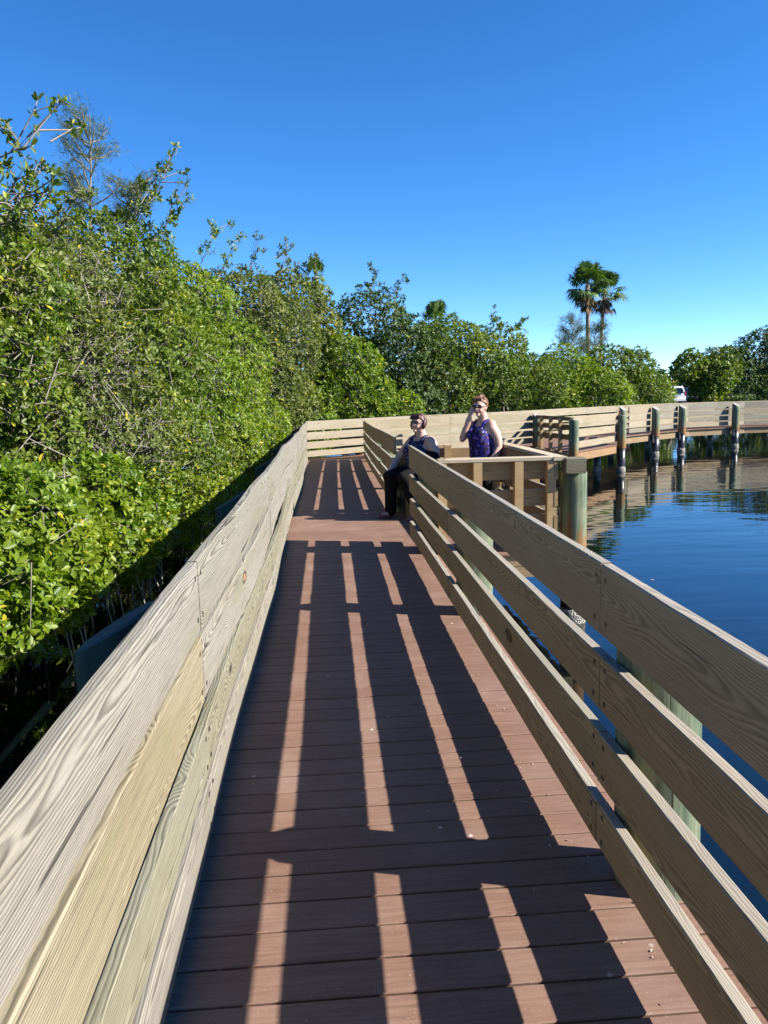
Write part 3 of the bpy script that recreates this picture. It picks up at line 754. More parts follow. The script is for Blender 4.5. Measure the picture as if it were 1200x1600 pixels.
tree('bright yellow green mangrove bush beyond the end railing', (1.3, 25.5, -.9),
     [((.9, 25.6, 1.2), (1.5, 1.2, 1.3)), ((.7, 26.2, 2.6), (1.2, 1.1, 1.0)), ((2.3, 25.9, .7), (1.0, 1.0, 1.0)), ((-.8, 24.6, .6), (1.3, 1.2, 1.2))],
     26, .105, .48, 'leaf_bright', 18, k=6, twig=.25, lump=.22, hole=.1)
tree('dark blue green mangrove with a ragged pointed top behind the seated woman', (2.6, 32, -.6),
     [((2.0, 32, 4.6), (1.5, 1.5, 1.3)), ((3.2, 31.8, 3.1), (1.7, 1.7, 1.7)), ((1.8, 32, 2.3), (1.5, 1.6, 1.8)), ((3.2, 31, 1.2), (1.7, 1.4, 1.4))],
     19, .12, .44, 'leaf_dark', 19, k=6, twig=.3, lump=.26, hole=.3, bigtwig=1.4, sprays=[((1.9, 31.8, 5.3), (2.0, 31.8, 6.5), 6), ((2.4, 31.8, 5.0), (3.2, 31.8, 6.1), 6)])
tree('full green mangrove in front of the half hidden fan palm', (5.4, 32.6, -.6),
     [((5.2, 32.6, 3.3), (1.7, 1.6, 1.55)), ((4.8, 32.0, 1.6), (1.7, 1.4, 1.6)), ((6.4, 32.8, 2.4), (1.6, 1.5, 1.7))],
     19, .12, .46, 'leaf_mid', 20, k=6, twig=.35, lump=.24, hole=.25, bigtwig=1.3)
tree('green mangrove with thin sprays of leaves on top behind the standing woman', (8.0, 34, -.6),
     [((7.6, 34, 3.1), (1.5, 1.5, 1.4)), ((7.4, 33.4, 1.6), (1.8, 1.4, 1.6)), ((9.2, 34.2, 1.7), (1.5, 1.4, 1.4))],
     19, .12, .46, 'leaf_mid', 21, k=6, twig=.35, lump=.26, hole=.3, bigtwig=1.3, sprays=[((7.6, 33.8, 4.1), (7.4, 33.8, 5.0), 8), ((8.0, 33.8, 3.8), (8.6, 33.8, 4.7), 8)])
tree('lower mangrove rounding down to the right of the standing woman', (11.6, 36, -.5),
     [((11.0, 36, 2.1), (1.6, 1.5, 1.5)), ((12.6, 35.6, 1.2), (1.7, 1.4, 1.4)), ((10.2, 35.2, 1.1), (1.6, 1.4, 1.4))],
     19, .12, .46, 'leaf_bright', 22, k=6, twig=.25, lump=.24, hole=.2)
tree('green mangrove directly below the two tall palms', (14.6, 38, -.5),
     [((14.2, 38, 2.3), (1.7, 1.6, 1.5)), ((15.8, 38, 1.2), (1.6, 1.5, 1.4)), ((13.4, 37, 1.0), (1.6, 1.4, 1.4)), ((15.6, 38.2, 2.6), (.9, .9, 1.0))],
     18, .125, .46, 'leaf_mid', 23, k=6, twig=.3, lump=.25, hole=.25)
tree('low sea grape bush left of the parked white vehicle', (18.0, 40.5, -.4),
     [((16.6, 40.6, 1.3), (1.3, 1.4, 1.3)), ((17.2, 40.0, .7), (1.0, 1.1, 1.1)), ((16.6, 39.6, .9), (1.5, 1.3, 1.3))],
     17, .15, .62, 'leaf_bright', 24, k=5, twig=.25, lump=.25, hole=.2, name='sea_grape_bush', cat='bush')
tree('small dark bush partly in front of the parked white vehicle', (20.3, 43.5, -.4),
     [((18.9, 43.5, .15), (1.0, 1.0, .8)), ((21.0, 43.8, -.1), (1.5, 1.0, .6))],
     17, .13, .5, 'leaf_dark', 25, k=5, twig=.5, lump=.25, hole=.35, name='bush', cat='bush')
tree('yellow green sea grape tree right of the parked white vehicle', (21.9, 44.5, -.4),
     [((21.4, 44.6, 2.7), (1.15, 1.1, 1.05)), ((22.8, 44.6, 2.0), (1.3, 1.2, 1.3)), ((22.2, 44.2, .8), (1.0, 1.1, 1.0)), ((23.7, 45.2, 2.4), (1.2, 1.1, 1.3))],
     17, .15, .7, 'leaf_mid', 26, k=5, twig=.3, lump=.28, hole=.35, name='sea_grape_tree')
tree('dark shaded mangrove clump at the right, the tallest by the right edge', (27.5, 47, -.4),
     [((27.6, 47, 3.4), (2.3, 1.9, 1.7)), ((25.2, 46.6, 1.7), (2.2, 1.7, 2.0)), ((28.2, 46.4, 1.1), (2.6, 1.7, 1.8)), ((30, 47.6, 3.7), (2.4, 1.9, 1.9)), ((24.6, 46.8, 3.2), (1.3, 1.2, .9))],
     17, .14, .46, 'leaf_dark', 27, k=6, twig=.3, lump=.24, hole=.2, bigtwig=1.4, sprays=[((29.3, 46.6, 4.9), (29.8, 46.6, 6.1), 6)])
tree('dark low bushes under the right hand clump beside the far walkway', (25, 42.5, -.5),
     [((23.6, 42.6, .2), (1.6, 1.1, .95)), ((26.2, 42.6, .5), (1.9, 1.2, 1.2)), ((29.0, 42.0, .5), (2.0, 1.2, 1.2))],
     17, .13, .46, 'leaf_dark', 28, k=6, twig=.3, lump=.22, hole=.15, name='bush', cat='bush')
# back rows filling gaps so no open horizon shows between the front trees
def backtree(label, x, y, zt, rx, mat, seed):
    tree(label, (x, y, -.4), [((x, y, zt*.45), (rx, 1.7, zt*.5)), ((x+.3, y, zt*.72), (rx*.7, 1.4, zt*.28))], 15, .14, .46, mat, seed, k=5, twig=.2, lump=.25, hole=.15, fold=False)
tree('dark low thicket added to deepen the shade beneath the left hand mangroves', (-5.2, 9, -1.2),
     [((-4.9, y_, .3), (1.1, 1.5, 1.15)) for y_ in (3.0, 5.2, 7.4, 9.6, 11.8, 14.0, 16.2, 18.6, 21)], 16, .11, .46, 'leaf_dark', 50, k=5, twig=.4, fold=False, name='shade_fill_thicket', cat='bush', trunks=9)  # dark foliage added to blacken under-canopy shade and block sky reflection in the water
for (l, x, y, zt, rx, mt, sd) in [
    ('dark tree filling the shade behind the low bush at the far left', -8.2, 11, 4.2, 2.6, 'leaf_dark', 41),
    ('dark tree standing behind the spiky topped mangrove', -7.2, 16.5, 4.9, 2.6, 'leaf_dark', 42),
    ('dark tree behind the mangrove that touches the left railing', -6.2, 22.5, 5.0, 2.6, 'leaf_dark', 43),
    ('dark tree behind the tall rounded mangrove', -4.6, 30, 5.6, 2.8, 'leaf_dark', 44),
    ('green tree in the second row between the bright bush and the ragged dark mangrove', .2, 34, 4.3, 2.2, 'leaf_mid', 45),
    ('tree of the second row behind the fan palm', 4.6, 38, 4.9, 2.6, 'leaf_dark', 46),
    ('tree of the second row seen over the standing woman', 9.6, 39, 3.5, 2.5, 'leaf_dark', 47),
    ('tree of the second row between standing woman and tall palms', 13.2, 42, 3.3, 2.6, 'leaf_dark', 48),
    ('tree of the second row right of the tall palms', 17.0, 46, 2.6, 2.4, 'leaf_mid', 49)]:
    backtree(l, x, y, zt, rx, mt, sd)
tree('distant low treeline closing the gap beyond the parked vehicles', (44, 125, -.2),
     [((x, 125+((i*37) % 7), 2.2), (6, 3, 3.0+.5*math.sin(i*2.1))) for i, x in enumerate(range(20, 130, 8))], 1.1, .6, .6, 'leaf_dark', 60, k=5, twig=0, fold=False, name='distant_woods', cat='woods', trunks=1)
# feathery pines
def pine(label, base, h, rx, seed, n=1400):
    rg = np.random.default_rng(seed); root = empty('feathery_pine', base, label, 'tree'); b0 = np.array(base, float)
    A, B, RA, RB = [], [], [], []; tips, dirs = [], []
    top = b0+np.array([.2, 0, h]); prev = b0
    for i in range(1, 9):
        q = b0+(top-b0)*i/8+rg.normal(size=3)*.08; A.append(prev); B.append(q); RA.append(.12*(1-i/10)); RB.append(.12*(1-(i+1)/10)); prev = q
    for i in range(46):
        u = rg.uniform(.42, 1.0); s = b0+(top-b0)*u; an = rg.uniform(0, 6.28); ln = rx*(1.15-.75*u)*rg.uniform(.6, 1.2)+.25
        d = np.array([math.cos(an), math.sin(an), rg.uniform(.45, 1.2)]); d /= np.linalg.norm(d); e = s+d*ln
        mid = (s+e)/2+np.array([0, 0, -.1]); 
        for a, b, r0, r1 in ((s, mid, .028, .02), (mid, e, .02, .008)): A.append(a); B.append(b); RA.append(r0); RB.append(r1)
        m = n//46
        uu = rg.uniform(.35, 1.05, m)[:, None]; pp = s+(e-s)*uu+rg.normal(size=(m, 3))*.13*ln; tips.append(pp)
        dd = d+rg.normal(size=(m, 3))*.6; dd /= np.linalg.norm(dd, axis=1)[:, None]; dirs.append(dd)
    P = np.concatenate(tips); D = np.concatenate(dirs)
    V, Fc = leaves_from_tips(P, D, 7, .20, .05, rg, .15, False, (8, 40))
    link('crown', np_mesh('crown', V-b0, [Fc], [M['leaf_grey']]), root)
    v, f = sticks(np.array(A), np.array(B), np.array(RA), np.array(RB), 5); link('trunk', np_mesh('trunk', v-b0, [f], [M['bark_grey']]), root)
pine('wispy grey feathery pine, taller of the two rising behind the left mangroves', (-6.35, 22.5, -.5), 9.6, 1.5, 71, 1800)
pine('wispy grey feathery pine, shorter of the two rising behind the left mangroves', (-5.5, 23.0, -.5), 8.0, 1.3, 72, 1500)
pine('dark feathery pine top showing left of the tall palms', (16.6, 52, -.5), 6.6, 1.9, 73, 2600)
pine('second dark feathery pine top closest to the trunks of the tall palms', (18.4, 53, -.5), 6.2, 1.5, 74, 2200)

# fan palms
def fan_palm(label, base, h, crown, seed, nf=34, lean=(0, 0), skirt=True, trunk_r=.17):
    rg = np.random.default_rng(seed); root = empty('fan_palm', base, label, 'palm')
    mb = MB(); pts = [(lean[0]*(i/8)**2, lean[1]*(i/8)**2, h*i/8) for i in range(9)]
    mb.tube(pts, [trunk_r*(1.25-.35*min(1, i/3)) for i in range(9)], 12); mb.build('trunk', 'palm_trunk', root, True)
    hub = np.array(pts[-1])
    def frond(mbx, d, ln, R, droopy, ang=2.3, n=17):
        d = Vector(d).normalized(); up = Vector((0, 0, 1)); s = d.cross(up)
        s = s.normalized() if s.length > .05 else Vector((1, 0, 0)); nn = s.cross(d).normalized()
        st = Vector(hub); e = st+d*ln+Vector((0, 0, -droopy*.35))
        mbx.add([st+s*.018, st-s*.018, e-s*.012, e+s*.012], [(0, 1, 2, 3)])
        tilt = rg.uniform(-.4, .4)
        for k in range(n):
            a = (k/(n-1)-.5)*2*ang; dd = d*math.cos(a)+s*math.sin(a)+nn*(.18*math.cos(a)+tilt*math.sin(a)*.5); dd.normalize()
            r_ = R*(1-.18*abs(a)/ang)*rg.uniform(.9, 1.08); sd = dd.cross(nn).normalized()*R*.085
            m1 = e+dd*r_*.55; tip = e+dd*r_+Vector((0, 0, -droopy*.5-.22*R))
            mbx.add([e, m1+sd, tip, m1-sd], [(0, 1, 2, 3)])
    g = MB(); dmb = MB()
    for i in range(nf):
        el = math.radians(rg.uniform(-38, 85) if i > 8 else rg.uniform(50, 88)); az = i*2.4+rg.uniform(-.3, .3)
        d = (math.cos(az)*math.cos(el), math.sin(az)*math.cos(el), math.sin(el))
        frond(g, d, crown*rg.uniform(.45, .62), crown*rg.uniform(.36, .46), .15 if el > 0 else .4)
    g.build('crown', 'leaf_palm', root)
    if skirt:
        for i in range(20):
            el = math.radians(rg.uniform(-86, -58)); az = i*2.4
            frond(dmb, (math.cos(az)*math.cos(el), math.sin(az)*math.cos(el), math.sin(el)), crown*rg.uniform(.3, .75), crown*.3, .1, 1.0, 7)
        dmb.build('dead_frond_skirt', 'dead_frond', root)
    return root
fan_palm('tall slim fan palm with shaggy crown, left one of the pair against the sky', (19.5, 57, -.4), 9.6, 2.1, 81, 42, lean=(-.15, 0))
fan_palm('tall slim fan palm with shaggy crown, right one of the pair against the sky', (20.7, 58, -.4), 9.3, 1.95, 82, 36, lean=(.35, .1), trunk_r=.14)
fan_palm('fan palm crown peeking over the mangroves above the seated woman', (5.7, 40, -.4), 5.65, 1.35, 83, 22, skirt=False)
fan_palm('small dark fan palm top peeking out beside the tall rounded mangrove', (-.3, 34, -.4), 7.0, 1.0, 84, 16, skirt=False)

# ------------------------------------------------------------------ parked vehicles
simple('white_paint', (.78, .78, .78), .25, .5, .03, 5); simple('navy_paint', (.03, .045, .09), .25, .5, .1, 5)
simple('dark_glass', (.01, .012, .018), .08, .6, .1, 3); simple('tyre', (.02, .02, .02), .9, .2); simple('red_lens', (.45, .02, .02), .25, .5, .1); simple('chrome', (.55, .55, .55), .3, .5, .05, 5, 1.0)
simple('plate', (.6, .6, .58), .5, .3)
def vehicle(label, loc, rz, paint, name, hgt=1.85):
    root = empty(name, loc, label, 'car'); root.rotation_euler = (0, 0, rz)
    # cross-sections along the length (x forward); (x, half width low, half width roof, z low, z belt, z roof)
    sec = [(-2.35, .82, .60, .45, .95, 1.02), (-2.30, .90, .68, .38, 1.08, 1.55), (-2.15, .93, .70, .34, 1.10, hgt-.05), (-1.6, .94, .71, .33, 1.10, hgt), (0, .94, .71, .33, 1.08, hgt), (.55, .94, .68, .33, 1.06, hgt-.08), (1.2, .94, .80, .33, 1.05, 1.12), (2.1, .92, .76, .34, .98, 1.02), (2.4, .84, .68, .42, .8, .86)]
    vs = []; fs = []
    for (x, wl, wr, z0, zb, zr) in sec:
        for sy in (1, -1):
            pr_ = [(wl*.92, z0), (wl, z0+.15), (wl, zb), (wr, zr-.06), (wr*.8, zr)]
            if sy == -1: pr_ = pr_[::-1]
            vs += [(x, sy*w_, z) for w_, z in pr_]
    n = 10
    for i in range(len(sec)-1):
        for k in range(n): k2 = (k+1) % n; fs.append((i*n+k, (i+1)*n+k, (i+1)*n+k2, i*n+k2))
    fs += [tuple(range(n)), tuple(range((len(sec)-1)*n, len(sec)*n))[::-1]]
    mb = MB(); mb.add(vs, fs); mb.build('body', paint, root)
    g = MB(); g.add([(-2.325, -.64, 1.14), (-2.325, .64, 1.14), (-2.20, .60, hgt-.16), (-2.20, -.60, hgt-.16)], [(0, 1, 2, 3)]); 
    g.v = [(x-.09, y, z) for x, y, z in g.v]; g.build('rear_window', 'dark_glass', root)
    for sy in (-1, 1):
        for (xa, xb) in ((-2.0, -1.1), (-1.02, -.1), (-.02, .85)):
            gm = MB(); x2 = xb if xb < .5 else .62
            gm.add([(xa, sy*.948, 1.13), (xb, sy*.948, 1.13), (x2-.06, sy*.745, hgt-.14), (xa+.05, sy*.745, hgt-.14)], [(0, 1, 2, 3)]); gm.build('side_window', 'dark_glass', root)
        t = MB(); t.box((-2.31, sy*.84, 1.10), (.09, .13, .42), ch=.02); t.build('tail_light', 'red_lens', root)
        for x in (-1.45, 1.45):
            wmb = MB(); wmb.tube([(x, sy*.74, .36), (x, sy*.96, .36)], .36, 20); ty = wmb.build('wheel', 'tyre', root, True)
            h_ = MB(); h_.tube([(x, sy*.93, .36), (x, sy*.965, .36)], .2, 14); h_.build('rim', 'chrome', ty, True)
    b_ = MB(); b_.box((-2.40, 0, .52), (.16, 1.76, .2), ch=.03); b_.build('bumper', paint, root)
    p_ = MB(); p_.box((-2.40, 0, .86), (.02, .32, .16)); p_.build('number_plate', 'plate', root)
vehicle('white parked vehicle seen from behind, a dark rear window between the bushes', (34.6, 77, -.12), rad(90), 'white_paint', 'parked_car')
vehicle('dark blue parked car just right of the white one, half hidden by leaves', (37.2, 79, -.12), rad(90), 'navy_paint', 'parked_car', 1.7)

# ------------------------------------------------------------------ people
def skin_mat():
    t = NT('skin'); p = t.coord(); n = t.noise(p, 18, 3)
    c = t.mix(n, (.56, .33, .25), (.66, .42, .33)); t.fin(c, .5, .35); t.b.inputs['Subsurface Weight'].default_value = .12; t.b.inputs['Subsurface Scale'].default_value = .02; t.b.inputs['Subsurface Radius'].default_value = (1, .35, .2); M['skin'] = t.m
skin_mat()
simple('lips', (.42, .12, .10), .45, .4); simple('black_cloth', (.008, .008, .009), .9, .15, .3, 12); simple('lens_black', (.008, .008, .010), .1, .6)
simple('hair_auburn', (.055, .012, .012), .45, .4, .6, 60); simple('hair_ginger', (.17, .085, .042), .5, .35, .5, 60); simple('sandal', (.22, .07, .09), .6, .3); simple('teeth', (.8, .78, .72), .4, .4)
simple('bag_leather', (.035, .035, .045), .45, .4, .3, 20); simple('bag_trim', (.25, .26, .30), .4, .5, .2, 30)
def print_mat(name, base, c1, c2, c3, sc):
    t = NT(name); p = t.coord(); pd = t.vmath('ADD', p, t.vmath('SCALE', t.noise(p, sc*.5, 2, .5, 0, True)))
    v = t.voro(p, sc); cc = t.voro(p, sc, out='Color'); s = t.sep(cc)
    c = t.mix(t.maprange(s[0], .35, .40), base, c1); c = t.mix(t.math('MULTIPLY', t.maprange(s[1], .62, .66), t.maprange(v, .5, .35)), c, c2)
    c = t.mix(t.math('MULTIPLY', t.maprange(s[2], .78, .82), t.maprange(v, .34, .28)), c, c3)
    n = t.noise(p, sc*1.4, 2); c = t.mix(t.maprange(n, .55, .62), c, base); M[name] = t.fin(c, .75, .25)
print_mat('floral_print', (.008, .006, .03), (.03, .018, .20), (.16, .14, .42), (.30, .10, .16), 24)
print_mat('navy_print', (.008, .010, .035), (.015, .02, .08), (.22, .25, .38), (.30, .32, .4), 38)

def uv_ell(mb, c, r, n=16, m=10, rot=None, f=None):
    vs = []; fs = []
    for i in range(m+1):
        th = math.pi*i/m
        for k in range(n):
            ph = 2*math.pi*k/n; p = Vector((math.sin(th)*math.cos(ph)*r[0], math.sin(th)*math.sin(ph)*r[1], math.cos(th)*r[2]))
            if f: p = f(p)
            if rot: p = rot @ p
            vs.append(Vector(c)+p)
    for i in range(m):
        for k in range(n): fs.append((i*n+k, i*n+(k+1) % n, (i+1)*n+(k+1) % n, (i+1)*n+k))
    mb.add(vs, fs)
def loft(mb, secs, n=20):
    """secs: (centre, rf, rl) elliptical sections in (f,l) plane"""
    vs = []; fs = []
    for (c, rf, rl) in secs:
        for k in range(n):
            a = 2*math.pi*k/n; vs.append((c[0]+rf*math.cos(a), c[1]+rl*math.sin(a), c[2]))
    for i in range(len(secs)-1):
        for k in range(n): fs.append((i*n+k, i*n+(k+1) % n, (i+1)*n+(k+1) % n, (i+1)*n+k))
    fs += [tuple(range(n))[::-1], tuple(range((len(secs)-1)*n, len(secs)*n))]
    mb.add(vs, fs)
def limb(mb, pts, rs, n=12):
    # smooth tapering limb with rounded ends
    P = [Vector(p) for p in pts]; out = []; ro = []
    for i in range(len(P)-1):
        for t_ in (0, .25, .5, .75):
            a = P[max(i-1, 0)]; b = P[i]; c = P[i+1]; d = P[min(i+2, len(P)-1)]
            q = .5*((2*b)+(c-a)*t_+(2*a-5*b+4*c-d)*t_**2+(3*b-a-3*c+d)*t_**3); out.append(q); ro.append(rs[i]+(rs[i+1]-rs[i])*t_)
    out.append(P[-1]); ro.append(rs[-1]); mb.tube(out, ro, n)
    uv_ell(mb, P[0], (rs[0],)*3, 10, 6); uv_ell(mb, P[-1], (rs[-1],)*3, 10, 6)
def fuse(mb, name, mats, voxel, parent, smooth_it=6, slim=None):
    if slim:
        z0, z1, kf, kl = slim; nv = []
        for v in mb.v:
            u = min(1, max(0, (z1-v[2])/(z1-z0))); nv.append((v[0]*(1-(1-kf)*u), v[1]*(1-(1-kl)*u), v[2]))
        mb.v = nv
    me = mb.mesh('tmp', mats, True); o = bpy.data.objects.new('tmp', me); C.objects.link(o)
    m = o.modifiers.new('r', 'REMESH'); m.mode = 'VOXEL'; m.voxel_size = voxel
    s = o.modifiers.new('s', 'SMOOTH'); s.iterations = smooth_it; s.factor = .5
    bpy.context.view_layer.update()
    dg = bpy.context.evaluated_depsgraph_get(); me2 = bpy.data.meshes.new_from_object(o.evaluated_get(dg), depsgraph=dg)
    me2.name = name; me2.materials.clear()
    for q in mats: me2.materials.append(M[q])
    me2.polygons.foreach_set('use_smooth', [True]*len(me2.polygons)); me2.polygons.foreach_set('material_index', [0]*len(me2.polygons))
    bpy.data.objects.remove(o); return link(name, me2, parent)
def head(mb, c, R):
    """face looks along +X of R"""
    def sh(p):
        x, y, z = p
        if z < 0: y *= 1+z*1.6; x *= 1+z*.25      # jaw narrows
        if x < 0: x *= 1.05
        return Vector((x, y, z))
    uv_ell(mb, c, (.098, .083, .118), 24, 18, R, sh)
    def at(x, y, z): return Vector(c)+R@Vector((x, y, z))
    limb(mb, [at(.088, 0, .022), at(.106, 0, -.005), at(.112, 0, -.026)], [.009, .012, .016], 8)      # nose
    for s_ in (-1, 1): uv_ell(mb, at(.004, s_*.084, -.012), (.020, .009, .032), 10, 8, R); uv_ell(mb, at(.066, s_*.034, -.04), (.026, .024, .022), 10, 8, R); uv_ell(mb, at(.097, s_*.012, -.026), (.009, .009, .008), 8, 6, R)
    uv_ell(mb, at(.078, 0, -.097), (.022, .026, .018), 10, 8, R); uv_ell(mb, at(.086, 0, -.060), (.016, .030, .012), 12, 8, R)
    return at
def hand(mb, wrist, d, palm_n, s=1.0, curl=.5, side=1):
    """palm and five separate fingers; d: pointing direction, palm_n: palm normal (fingers curl towards it)"""
    d = Vector(d).normalized(); pn = Vector(palm_n); pn = (pn-d*pn.dot(d)).normalized(); u = d.cross(pn).normalized()*side
    w0 = Vector(wrist)
    for k in range(4): limb(mb, [w0+u*(k-1.5)*.012, w0+d*.04*s+u*(k-1.5)*.019, w0+d*.085*s+u*(k-1.5)*.020], [.017, .015, .0115], 8)
    for k, (ln) in enumerate((.068, .078, .072, .055)):
        p = w0+d*.085*s+u*(k-1.5)*.0215; a = curl*.5; q = p+(d*math.cos(a)+pn*math.sin(a))*ln*.45*s; a = curl*1.3; r_ = q+(d*math.cos(a)+pn*math.sin(a))*ln*.33*s; a = curl*2.0; t_ = r_+(d*math.cos(a)+pn*math.sin(a))*ln*.25*s
        limb(mb, [p, q, r_, t_], [.0098, .0092, .0085, .0075], 8)
    p = w0+d*.025*s-u*.026; q = p+(d*.75-u*.55+pn*.35).normalized()*.036*s; r_ = q+(d*.9-u*.15+pn*.4).normalized()*.030*s
    limb(mb, [p, q, r_], [.013, .011, .009], 8)

def dress_head(root, c, R, hair, style):
    at = lambda x, y, z: Vector(c)+R@Vector((x, y, z))
    hb = MB(); rr = random.Random(3)
    def hs(p):
        x, y, z = p; k = 1+.05*math.sin(x*90+y*60)+.04*math.sin(z*110+y*70); return Vector((x*k, y*k, z*k))
    if style == 'bob':
        uv_ell(hb, at(-.018, 0, .020), (.108, .096, .112), 26, 18, R, hs)
        for s_ in (-1, 1): limb(hb, [at(-.01, s_*.085, .03), at(.012, s_*.093, -.02), at(.018, s_*.088, -.065)], [.03, .027, .016], 10)
        for k in range(7): y = (k-3)*.022; limb(hb, [at(.05, y*.7, .108), at(.083, y, .080), at(.094, y*1.05, .052)], [.014, .011, .006], 8)
        limb(hb, [at(-.07, .0, .0), at(-.085, 0, -.06), at(-.07, 0, -.10)], [.05, .045, .03], 10)
    else:
        uv_ell(hb, at(-.022, 0, .034), (.104, .094, .102), 26, 18, R, hs)
        for k in range(46):
            a = rr.uniform(0, 6.28); e = rr.uniform(.25, 1.5); p = Vector((math.cos(a)*math.cos(e)*.092-.02, math.sin(a)*math.cos(e)*.085, math.sin(e)*.10+.034)); q = p*1.13+Vector((rr.uniform(-.01, .01), rr.uniform(-.01, .01), .004))
            if p.x > .05 and p.z < .09: continue
            limb(hb, [at(*p), at(*q)], [.014, .007], 6)
        for k in range(6): y = (k-2.5)*.022; limb(hb, [at(.05, y*.7, .12), at(.082, y, .108), at(.094, y+.006, .086)], [.015, .013, .007], 6)
    # cut the cap away from the face: push any vertex that covers the face back
    nv = []
    Ri = R.inverted()
    for v in hb.v:
        l = Ri@(Vector(v)-Vector(c))
        if l.z < .048 and l.x > .028 and abs(l.y) < .078: l.x = .0; l.y *= .9
        nv.append(Vector(c)+R@l)
    hb.v = nv
    fuse(hb, 'hair', [hair], .0075, root, 2)
    gb = MB()
    for s_ in (-1, 1):
        uv_ell(gb, at(.098, s_*.034, .012), (.006, .029, .022), 14, 8, R@Matrix.Rotation(s_*.28, 3, 'Z'))
        gb.tube([at(.094, s_*.064, .018), at(.03, s_*.092, .014), at(-.01, s_*.092, .006)], .0035, 6)
    gb.tube([at(.108, -.012, .018), at(.112, 0, .020), at(.108, .012, .018)], .003, 6)
    gb.build('sunglasses', 'lens_black', root, True)
    lb = MB(); uv_ell(lb, at(.1005, 0, -.060), (.0045, .024, .0075), 12, 8, R); lb.build('lips', 'lips', root, True)
    return at

SL1 = (1.24, 1.34, .88, .78); SL2 = (.45, .70, .86, .95)
# standing woman (local +X = where her chest faces)
p1 = empty('person', (1.93, 9.55, 0), 'woman standing on the platform in a purple floral top, hand raised to her face', 'person')
p1.rotation_euler = (0, 0, math.atan2(-.62, -.78)); p1.scale = (1.0, 1.0, .97)
b = MB(); Rh = Matrix.Rotation(rad(18), 3, 'Z')@Matrix.Rotation(rad(4), 3, 'Y'); hc = (.045, 0, 1.462)
head(b, hc, Rh)
limb(b, [(-.015, 0, 1.27), (.0, 0, 1.34), (.02, 0, 1.40)], [.075, .062, .058])
loft(b, [((0, 0, .74), .13, .17), ((0, 0, .86), .16, .195), ((.02, 0, .96), .165, .185), ((.035, 0, 1.06), .165, .18), ((.03, 0, 1.13), .155, .18), ((.0, 0, 1.20), .115, .175), ((-.01, 0, 1.26), .08, .13), ((-.01, 0, 1.30), .055, .075)])
for s_ in (-1, 1): uv_ell(b, (.115, s_*.08, 1.10), (.085, .085, .085))
limb(b, [(-.01, .165, 1.22), (-.06, .245, 1.08), (-.07, .275, .95)], [.078, .070, .052]); limb(b, [(-.07, .275, .95), (.0, .27, .86), (.08, .235, .79)], [.052, .046, .031]); hand(b, (.085, .233, .785), (.75, -.1, -.5), (0, -.5, -.6), 1, .5)
limb(b, [(-.01, -.165, 1.22), (.09, -.225, 1.14), (.19, -.235, 1.06)], [.075, .062, .050]); limb(b, [(.19, -.235, 1.06), (.19, -.17, 1.18), (.16, -.075, 1.325)], [.050, .046, .031]); hand(b, (.158, -.068, 1.34), (-.12, .10, 1), (-.8, .4, 0), .95, .5, 1)
for s_ in (-1, 1): limb(b, [(0, s_*.09, .78), (0.01, s_*.085, .44), (-.01, s_*.08, .08)], [.115, .075, .045]); limb(b, [(-.02, s_*.08, .05), (.09, s_*.085, .04), (.17, s_*.09, .03)], [.045, .038, .026])
fuse(b, 'body', ['skin'], .0085, p1, 4, SL1)
tb = MB(); loft(tb, [((0, 0, .70), .165, .205), ((0, 0, .80), .172, .208), ((.015, 0, .92), .178, .20), ((.035, 0, 1.03), .18, .195), ((.04, 0, 1.10), .178, .188), ((.02, 0, 1.165), .15, .165), ((.0, 0, 1.215), .112, .13)])
for s_ in (-1, 1):
    uv_ell(tb, (.118, s_*.08, 1.10), (.096, .096, .096)); limb(tb, [(.10, s_*.085, 1.16), (.055, s_*.09, 1.255), (-.02, s_*.085, 1.285), (-.08, s_*.085, 1.22)], [.038, .028, .024, .03], 10)
fuse(tb, 'floral_top', ['floral_print'], .009, p1, 3, SL1)
sl = MB()
loft(sl, [((0, 0, .66), .15, .19), ((0, 0, .74), .165, .20), ((0, 0, .84), .16, .195)])
for s_ in (-1, 1): limb(sl, [(0, s_*.092, .76), (0.01, s_*.088, .44), (-.01, s_*.082, .12)], [.13, .095, .075])
fuse(sl, 'trousers', ['black_cloth'], .011, p1, 3, SL1)
dress_head(p1, hc, Rh, 'hair_ginger', 'short')
for s_ in (-1, 1):
    sb = MB(); uv_ell(sb, (.07, s_*.085, .012), (.135, .05, .018)); sb.build('sandal', 'sandal', p1, True)

# seated woman
p2 = empty('person', (1.20, 9.97, 0), 'woman seated at the platform in a navy print top, one hand on her knee', 'person')
p2.rotation_euler = (0, 0, math.atan2(-.55, -.83))
b = MB(); Rh2 = Matrix.Rotation(rad(14), 3, 'Z')@Matrix.Rotation(rad(-3), 3, 'Y'); hc2 = (.03, 0, 1.215)
head(b, hc2, Rh2)
limb(b, [(-.02, 0, 1.03), (-.01, 0, 1.09), (.005, 0, 1.15)], [.078, .064, .060])
loft(b, [((0, 0, .47), .15, .19), ((.0, 0, .56), .17, .20), ((.02, 0, .68), .175, .19), ((.03, 0, .80), .165, .185), ((.02, 0, .90), .15, .185), ((-.01, 0, .97), .115, .175), ((-.02, 0, 1.03), .08, .13), ((-.02, 0, 1.065), .055, .08)])
for s_ in (-1, 1): uv_ell(b, (.11, s_*.08, .86), (.085, .085, .085))
